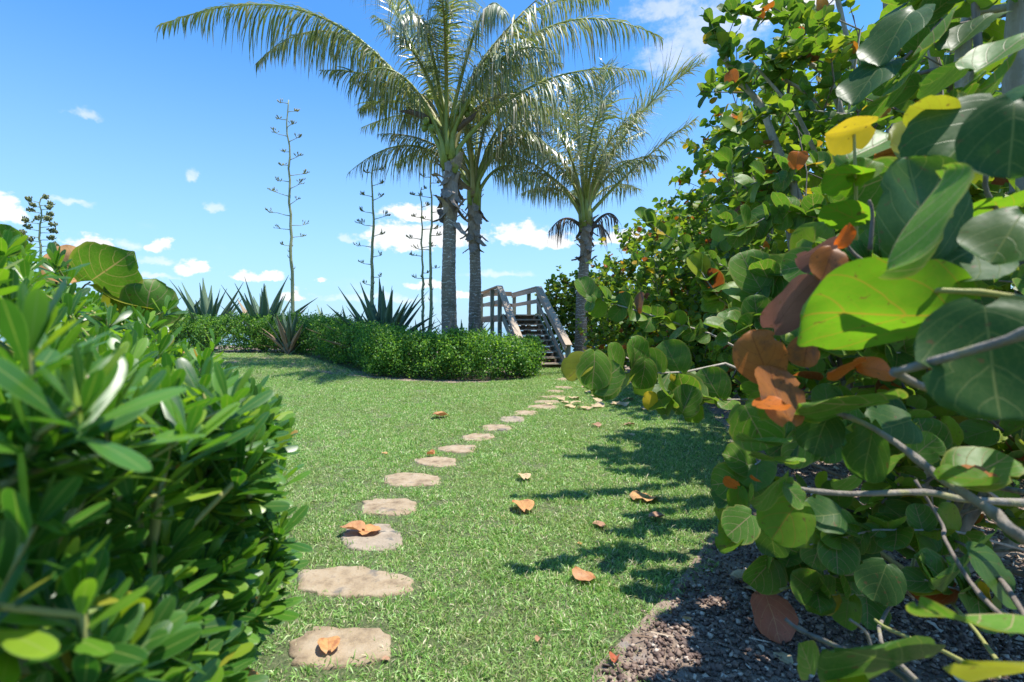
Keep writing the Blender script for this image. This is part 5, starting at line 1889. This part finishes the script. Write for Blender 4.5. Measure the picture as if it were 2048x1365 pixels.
# big limbs that leave the top right of the picture
twig([(2010, 700, 2.7), (1960, 400, 2.7), (1925, 110, 2.7), (1970, -60, 2.7), (1990, -250, 2.7)], .05, .035, M_bark)
twig([(1960, 900, 3.1), (1900, 500, 3.1), (1880, 220, 3.1), (1850, 0, 3.1), (1830, -200, 3.1)], .04, .025, M_bark)
twig([(2060, 700, 2.2), (2040, 300, 2.2), (2030, 60, 2.2), (2060, -150, 2.2)], .05, .035, M_bark)
twig([(1800, 700, 4.4), (1790, 400, 4.4), (1780, 160, 4.4), (1772, -60, 4.4)], .055, .035, M_bark, shB)
twig([(1900, 30, 2.6), (1980, 20, 2.5), (2060, 10, 2.4)], .025, .02, M_bark)

# ------------------------------------------------------------------ the young sea grape behind the left shrub
bY = Vector((-1.75, 2.15, 0))
shY = Shrub('sea_grape_sapling', bY, 'young sea grape poking up through the back of the left shrub, leaf burnt orange', 'sea grape', None, GR_HI, GR_LO, M_grape)
shY.bark = (MB(), MB())
hero(200, 550, 1.9, 118, 35, 30, 38, M_grape_mid, 3, shY)
hero(128, 528, 1.95, 75, 150, 20, 20, M_fallen, 3, shY)
hero(255, 600, 2.0, 120, 150, -55, 10, M_grape_olive, 2, shY)
hero(292, 615, 1.95, 95, 80, 20, 20, M_grape_mid, 3, shY)
hero(240, 590, 2.0, 55, 120, 50, 10, M_grape_mid, 2, shY)
hero(95, 560, 2.0, 70, 200, 40, 10, M_grape_mid, 0, shY)
hero(215, 640, 2.0, 90, 340, -40, 10, M_grape_mid, 0, shY)
hero(340, 645, 1.95, 60, 30, -30, 10, M_grape_mid, 1, shY)
hero(8, 480, 1.5, 60, 60, 40, 10, M_grape_mid, 0, shY)
for pts in ([(150, 900, 2.1), (150, 700, 2.05), (160, 590, 1.95), (180, 565, 1.9)], [(150, 700, 2.05), (240, 660, 2.0), (280, 640, 1.95)], [(150, 700, 2.05), (120, 600, 2.0), (110, 550, 1.95)]):
    twig(pts, .007, .003, M_twig, shY)
SHRUBS.append(shY)

# ------------------------------------------------------------------ glossy shrubs on the left
def bush_surface(n, y0, y1, zmin=.12):
    """points in the outer skin of the clipped-looking mound on the left of the path"""
    res = []
    while len(res) < n:
        y = nrng.uniform(y0, y1)
        # right-hand face of the mound at this depth and its top
        xr = np.interp(y, [-.3, .3, .6, .9, 1.2, 1.5, 1.8, 2.1, 2.5], [-.30, -.33, -.37, -.43, -.52, -.72, -1.0, -1.32, -1.8])
        top_at = np.interp(y, [0, .4, .8, 1.2, 1.6, 2.0], [1.22, 1.22, 1.15, 1.08, 1.18, 1.28])
        if nrng.random() < .62:
            z = nrng.uniform(zmin, top_at - .02)
            bul = .10 * math.sin(3.1 * z + 2.0 * y) + .05 * math.sin(9 * y + 5 * z)
            x = xr + bul * .6 - .10 * (1 - z / top_at) * 0 - abs(nrng.normal(0, .10))
            nv = Vector((1, -.25, .35))
        else:
            x = xr - nrng.uniform(0, 1.5)
            z = top_at + .33 * sm((xr - x) / .8) + .05 * math.sin(6 * x + 4 * y) - abs(nrng.normal(0, .09))
            nv = Vector((.25, -.2, 1))
        X, Y = pix((x, max(y, .05), z))
        if y > .2:
            lx = np.interp(Y, [440, 500, 560, 600, 640, 700, 760, 840, 900, 1040, 1060, 1160, 1200, 1365], [-20, 60, 110, 190, 300, 400, 480, 570, 570, 590, 600, 585, 560, 470])
            if X > lx - 25 + nrng.normal(0, 10) or Y < 455:
                continue
        if y < .42 and abs(x) < .36:
            continue
        res.append((Vector((x, y, z)), nv))
    return res


def glossy(label, base, y0, y1, n, ls, extra=()):
    sh = Shrub('glossy_shrub', base, label, 'shrub', 'glossy leaved shrubs left of the path', PT_HI, PT_LO, M_pitto)
    pts = bush_surface(n, y0, y1)
    pts += [(P(*e), Vector((.25, -.45, .9))) for e in extra]
    tg = np.array([tuple(p) for p, _ in pts])
    base_nodes, par = [tuple(base)], [-1]
    for k in range(7):
        a = k * .9
        for q in range(1, 4):
            base_nodes.append((base.x + math.cos(a) * .16 * q, base.y + math.sin(a) * .16 * q, .25 * q)); par.append(0 if q == 1 else len(base_nodes) - 2)
    A, pr, tid = grow(base_nodes, par, tg, .3)
    big, small, rad = skeleton_mesh(A, pr, [i for _, i in tid], .0026, .02, .42)
    sh.bark = (big, small)
    for k, i in tid:
        p, nv = pts[k]
        d = Vector(A[i] - A[pr[i]])
        d = ((d.normalized() if d.length > 1e-6 else Vector((0, 0, 1))) * .4 + nv.normalized() * .5 + Vector((.12, 0, .85)) + rv() * .3).normalized()
        nl = rng.randrange(11, 17)
        o = d.orthogonal().normalized()
        for j in range(nl):
            f = j / (nl - 1)
            rad_ = Matrix.Rotation(j * 2.4, 3, d) @ o
            inc = R(12 + 52 * f) + rng.uniform(-.2, .2)
            L = d * math.cos(inc) + rad_ * math.sin(inc)
            N = d * math.sin(inc) - rad_ * math.cos(inc) + rv() * .25
            s = ls * rng.uniform(.62, 1.12) * (.72 + .36 * f)
            sh.leaf(Vector(A[i]) - d * (.035 * f), L, N, s)
    SHRUBS.append(sh)
    return sh


glossy('nearest glossy shrub at the lower left, biggest blurred spoon shaped leaves', Vector((-.95, .45, 0)), .38, .82, 200, .09,
       [(60, 700, .44), (210, 850, .52), (100, 1330, .5), (40, 950, .46), (300, 1130, .7), (170, 1120, .62), (60, 1150, .5)])
glossy('middle glossy shrub bulging over the edge of the stepping stone path', Vector((-1.1, 1.1, 0)), .82, 1.35, 400, .085,
       [(545, 890, 1.25), (560, 950, 1.25), (520, 1030, 1.1), (560, 1060, 1.1), (480, 860, 1.2), (520, 1190, 1.0), (430, 1200, .9), (390, 770, 1.1), (320, 850, .95)])
glossy('rear glossy shrub rising towards the sky at the far left', Vector((-1.8, 1.75, 0)), 1.35, 2.3, 420, .085,
       [(10, 500, 1.45), (112, 530, 1.5), (55, 535, 1.4), (335, 620, 1.9), (130, 560, 1.6), (210, 640, 1.6), (430, 690, 1.7), (300, 660, 1.7)])

# ------------------------------------------------------------------ small dark shrub behind the sea grape stems
bS = Vector((4.6, 3.9, 0))
und = thing('understorey_shrub', bS, 'small leaved dark shrub in the shade behind the sea grape stems', 'shrub')
g = np.random.default_rng(77)
pts = np.array([4.4, 3.9, .75]) + g.normal(size=(9000, 3)) * np.array([.8, .5, .42])
pts = pts[pts[:, 2] > .05]
part('foliage', small_leaf_cloud('foliage', pts, np.tile(np.array([[0, -.3, .8]]), (len(pts), 1)), .06, 5), M_hedge, und, stuff=True)
mb = MB()
for k in range(26):
    e = Vector(pts[k * 7])
    mb.tube([bS + Vector((rng.uniform(-.6, .4), rng.uniform(-.3, .3), 0)), e.lerp(bS, .4) + Vector((0, 0, .2)), e], [.012, .008, .004], 4, cap=False)
part('stems', mb.mesh('stems'), M_twig, und)

# ------------------------------------------------------------------ turn collected leaves into leaf parts (largest in view) and foliage (the rest)
allq, owner = [], []
for si, sh in enumerate(SHRUBS):
    for li, (M, s, v, mt, hm) in enumerate(sh.L):
        w = .5 if sh.hi is GR_HI else .15
        allq += [M @ Vector((-w, .5, 0)), M @ Vector((0, 0.05, 0)), M @ Vector((w, .5, 0)), M @ Vector((0, .95, 0))]
        owner.append((si, li))
polys = [(4 * i, 4 * i + 1, 4 * i + 2, 4 * i + 3) for i in range(len(owner))]
bvh = BVHTree.FromPolygons(allq, polys)
eye = Vector((0, 0, H))
score = {}
for i, (si, li) in enumerate(owner):
    M, s, v, mt, hm = SHRUBS[si].L[li]
    vis = 0
    sc_ = 0
    for q in ((0, .5, 0), (0, .85, 0), (.1, .2, 0)):
        c = M @ Vector(q)
        if c.y < .1:
            continue
        X, Y = pix(c)
        if not (-20 < X < 2068 and -20 < Y < 1385):
            continue
        dv = c - eye
        D = dv.length
        hit = bvh.ray_cast(eye, dv / D, D + .05)
        if hit[0] is None or hit[2] == i or hit[3] > D - .015:
            vis += 1
        sc_ = max(sc_, s / D)
    score[(si, li)] = (2.0 if hm is not None else 0) + (sc_ * (1 + vis) + (1.0 if vis else 0))
MAXL = 298
for si, sh in enumerate(SHRUBS):
    order = sorted(range(len(sh.L)), key=lambda k: -score[(si, k)])
    Tb = Matrix.Translation(-sh.base)
    for k in order[:MAXL]:
        M, s, v, mt, hm = sh.L[k]
        o = bpy.data.objects.new('leaf', hm if hm is not None else sh.hi[v])
        C.objects.link(o)
        o.parent = sh.root
        o.matrix_basis = Tb @ M
        if mt is not None:
            o.material_slots[0].link = 'OBJECT'
            o.material_slots[0].material = mt
    rest_ = order[MAXL:]
    if rest_:
        V, Q, U, Rn = [], [], [], []
        off = 0
        byv = {}
        for k in rest_:
            byv.setdefault(sh.L[k][2], []).append(np.array(sh.L[k][0]))
        for v, mats in byv.items():
            tv, tq, tu = sh.lo[v]
            mm = np.stack(mats)
            vv = np.einsum('nij,kj->nki', mm[:, :3, :3], tv) + mm[:, None, :3, 3]
            nn, kk = vv.shape[:2]
            V.append(vv.reshape(-1, 3))
            Q.append((np.arange(nn)[:, None, None] * kk + tq[None] + off).reshape(-1, 4))
            U.append(np.tile(tu, (nn, 1)))
            Rn.append(np.repeat(nrng.random(nn), kk))
            off += nn * kk
        me = mesh_np('foliage', np.concatenate(V), [np.concatenate(Q)], np.concatenate(U), np.concatenate(Rn))
        part('foliage', me, sh.mat, sh.root, stuff=True)
    big, small = sh.bark
    gl = sh.hi is PT_HI
    if big.v:
        part('branches', big.mesh('branches', True), M_twig_green if gl else M_bark, sh.root, stuff=True)
    if small.v:
        part('twigs', small.mesh('twigs', True), M_twig_green if gl else M_twig, sh.root, stuff=True)

# ------------------------------------------------------------------ fallen leaves
def fallen_mesh(seed, fold, curl):
    v, q, u = disc_leaf(8, 7, 40 + seed, fold, curl, .05, .50)
    r_ = random.Random(seed)
    v = v.copy()
    for i in range(len(v)):
        v[i][2] += .10 * math.sin(3.2 * v[i][0] * 2 + seed) * v[i][0] + r_.uniform(-.02, .02) + .03 * math.sin(9 * v[i][1] + 6 * v[i][0] + seed)
        v[i][0] *= 1 + r_.uniform(-.08, .08)
    v[:, 1] -= .5
    v[:, 2] -= v[:, 2].min()
    me = mesh_np('fallen_leaf', v, [q], u)
    me.materials.append(M_fallen)
    return me


FALL = [fallen_mesh(0, .10, .08), fallen_mesh(1, .20, .12), fallen_mesh(2, -.12, -.12), fallen_mesh(3, .08, .22), fallen_mesh(4, .6, .3)]


def fallen(X, Y, px, kind, mat, label, group, yaw=None, tip=0.25, z=0.02):
    p = on_ground(X, Y)
    s = px * p.y / F
    o = link('fallen_leaf', FALL[kind])
    yaw = rng.uniform(0, 6.28) if yaw is None else yaw
    o.matrix_basis = Matrix.Translation(p + Vector((0, 0, z * .6))) @ Matrix.Rotation(yaw, 4, 'Z') @ Matrix.Rotation(tip * .35, 4, 'X') @ Matrix.Scale(s, 4)
    if mat is not M_fallen:
        o.material_slots[0].link = 'OBJECT'; o.material_slots[0].material = mat
    tag(o, label, 'leaf', group)


GL = 'dead leaves fallen on the lawn'
fallen(657, 1306, 46, 1, M_fallen, 'crumpled orange dead leaf lying on the nearest stepping stone', GL, .4, .2, .03)
fallen(704, 1071, 46, 1, M_fallen, 'folded orange dead leaf, left half of the pair on the greyish stepping stone', GL, 1.2, .25, .035)
fallen(737, 1072, 42, 0, M_fallen, 'flat orange dead leaf, right half of the pair on the greyish stepping stone', GL, 1.9, .15, .03)
fallen(1045, 1022, 46, 1, M_fallen, 'curled orange brown dead leaf in the middle of the lawn right of the path', GL, .3, .35, .02)
fallen(1166, 1162, 44, 2, M_fallen, 'pointed orange tan dead leaf nearest the camera on the open lawn', GL, .9, .3, .03)
fallen(1287, 1004, 54, 0, M_fallen, 'large round orange brown dead leaf at the edge of the tree shadow', GL, 2.2, .5, .02)
fallen(1312, 1042, 30, 1, M_fallen_brown, 'small rolled brown dead leaf in the shadow below the round one', GL, 1.5, .2, .02)
fallen(1196, 1056, 24, 3, M_fallen_brown, 'thin curled dead leaf lying edge up in the tree shadow', GL, 1.0, .6, .02)
fallen(1048, 962, 28, 1, M_fallen_pale, 'pinkish beige dead leaf on the lawn right of the broad stepping stone', GL, .2, .3, .03)
fallen(878, 838, 30, 1, M_fallen, 'half grey half orange dead leaf on the lawn left of the far stepping stones', GL, 1.7, .3, .03)
fallen(769, 910, 11, 0, M_fallen, 'tiny orange dead leaf on the lawn left of the path', GL)
fallen(861, 916, 15, 4, M_fallen, 'tiny rolled orange leaf at the corner of the sixth stepping stone', GL, 1.2, .1, .03)
fallen(1193, 856, 20, 1, M_fallen_brown, 'small brown dead leaf on bright grass beyond the tree shadow, left of two', GL)
fallen(1258, 853, 22, 2, M_fallen_brown, 'small brown dead leaf on bright grass beyond the tree shadow, right of two', GL)
fallen(1262, 873, 14, 0, M_fallen_pale, 'tiny pale dead leaf between bright grass and tree shadow', GL)
fallen(1160, 1092, 10, 0, M_fallen, 'tiny orange leaf scrap above the pointed tan leaf', GL)
fallen(1078, 1290, 16, 4, M_fallen_brown, 'small brown leaf scrap on thin turf right of the nearest stepping stone', GL)
fallen(772, 1325, 14, 0, M_fallen_brown, 'small brown leaf scrap at the right corner of the nearest stepping stone', GL)
GP = 'pale dead leaves scattered by the far stones'
LX = {1140: 'pale dry leaf standing on edge at the left front of the far leaf scatter',
      1165: 'left of two pale heart shaped leaves side by side, front of the far leaf scatter',
      1179: 'right of two pale heart shaped leaves side by side, front of the far leaf scatter',
      1195: 'long flat pale leaf just right of the two heart shaped leaves',
      1245: 'pale leaf at the right end of the far scatter, beside the tree shadow',
      1256: 'pale leaf lying inside the edge of the tree shadow right of the far scatter',
      1290: 'pale leaf lying in tree shade farthest right of the far scatter',
      1100: 'small pale leaf lying against the long flat stepping stone',
      1122: 'small pale leaf at the right end of the narrow thirteenth stepping stone',
      1216: 'pale leaf at the back of the far scatter nearest the sea grapes',
      1172: 'pale leaf at the back of the far scatter nearest the path'}
LP = 'pale dry leaf in the scatter beside the far stepping stones'
for X, Y, s in [(1140, 818, 22), (1165, 821, 20), (1179, 822, 18), (1151, 811, 20), (1195, 816, 26), (1196, 806, 22), (1148, 800, 22), (1180, 787, 20), (1206, 797, 26), (1245, 815, 26),
                (1256, 804, 24), (1230, 812, 18), (1122, 803, 16), (1216, 776, 18), (1172, 777, 18), (1100, 812, 14), (1290, 822, 18), (1190, 795, 18), (1130, 808, 14)]:
    fallen(X, Y, s, rng.randrange(4), M_fallen_pale, LX.get(X, LP), GP, None, rng.uniform(-.2, .3), .03)
GM = 'dead leaves on the mulch bed'
fallen(1540, 1272, 86, 3, M_fallen_red, 'large red veined dead leaf with pale rim lying on the mulch', GM, 3.2, -1.9, .10)
fallen(1538, 1238, 66, 0, M_fallen_pale, 'pale bleached dead leaf behind the large red veined one on the mulch', GM, .2, .3, .02)
fallen(1485, 1170, 50, 1, M_fallen_pale, 'crumpled beige dead leaf in the middle of the mulch bed', GM, .9, .3, .02)
fallen(1505, 1188, 34, 2, M_fallen_pale, 'smaller beige dead leaf touching the crumpled one on the mulch', GM, 2.0, .3, .02)
fallen(1230, 1330, 24, 4, M_fallen_red, 'small reddish dead leaf at the lawn edge of the mulch bed', GM)
fallen(1566, 1326, 34, 0, M_fallen_pale, 'pale tan dead leaf low on the mulch below the red veined one', GM, .2, .15, .02)
fallen(1800, 1195, 50, 1, M_fallen, 'bright orange dead leaf at the foot of the sea grape stems', GM, .3, .6, .03)
fallen(1745, 1145, 44, 2, M_fallen_brown, 'brown dead leaf in deep shade left of the sea grape stems', GM, 1.3, .3, .02)
fallen(1630, 1120, 36, 2, M_fallen_red, 'dark red dead leaf on the mulch under the low green boughs', GM)
fallen(1362, 1180, 16, 0, M_fallen_brown, 'small brown leaf scrap on bare soil by the lawn edge', GM)
fallen(1372, 1245, 18, 2, M_fallen, 'small orange leaf scrap on dark chips left of the red veined leaf', GM)
fallen(1480, 1010, 26, 2, M_fallen_brown, 'brown dead leaf on the mulch where the lawn edge bends', GM)
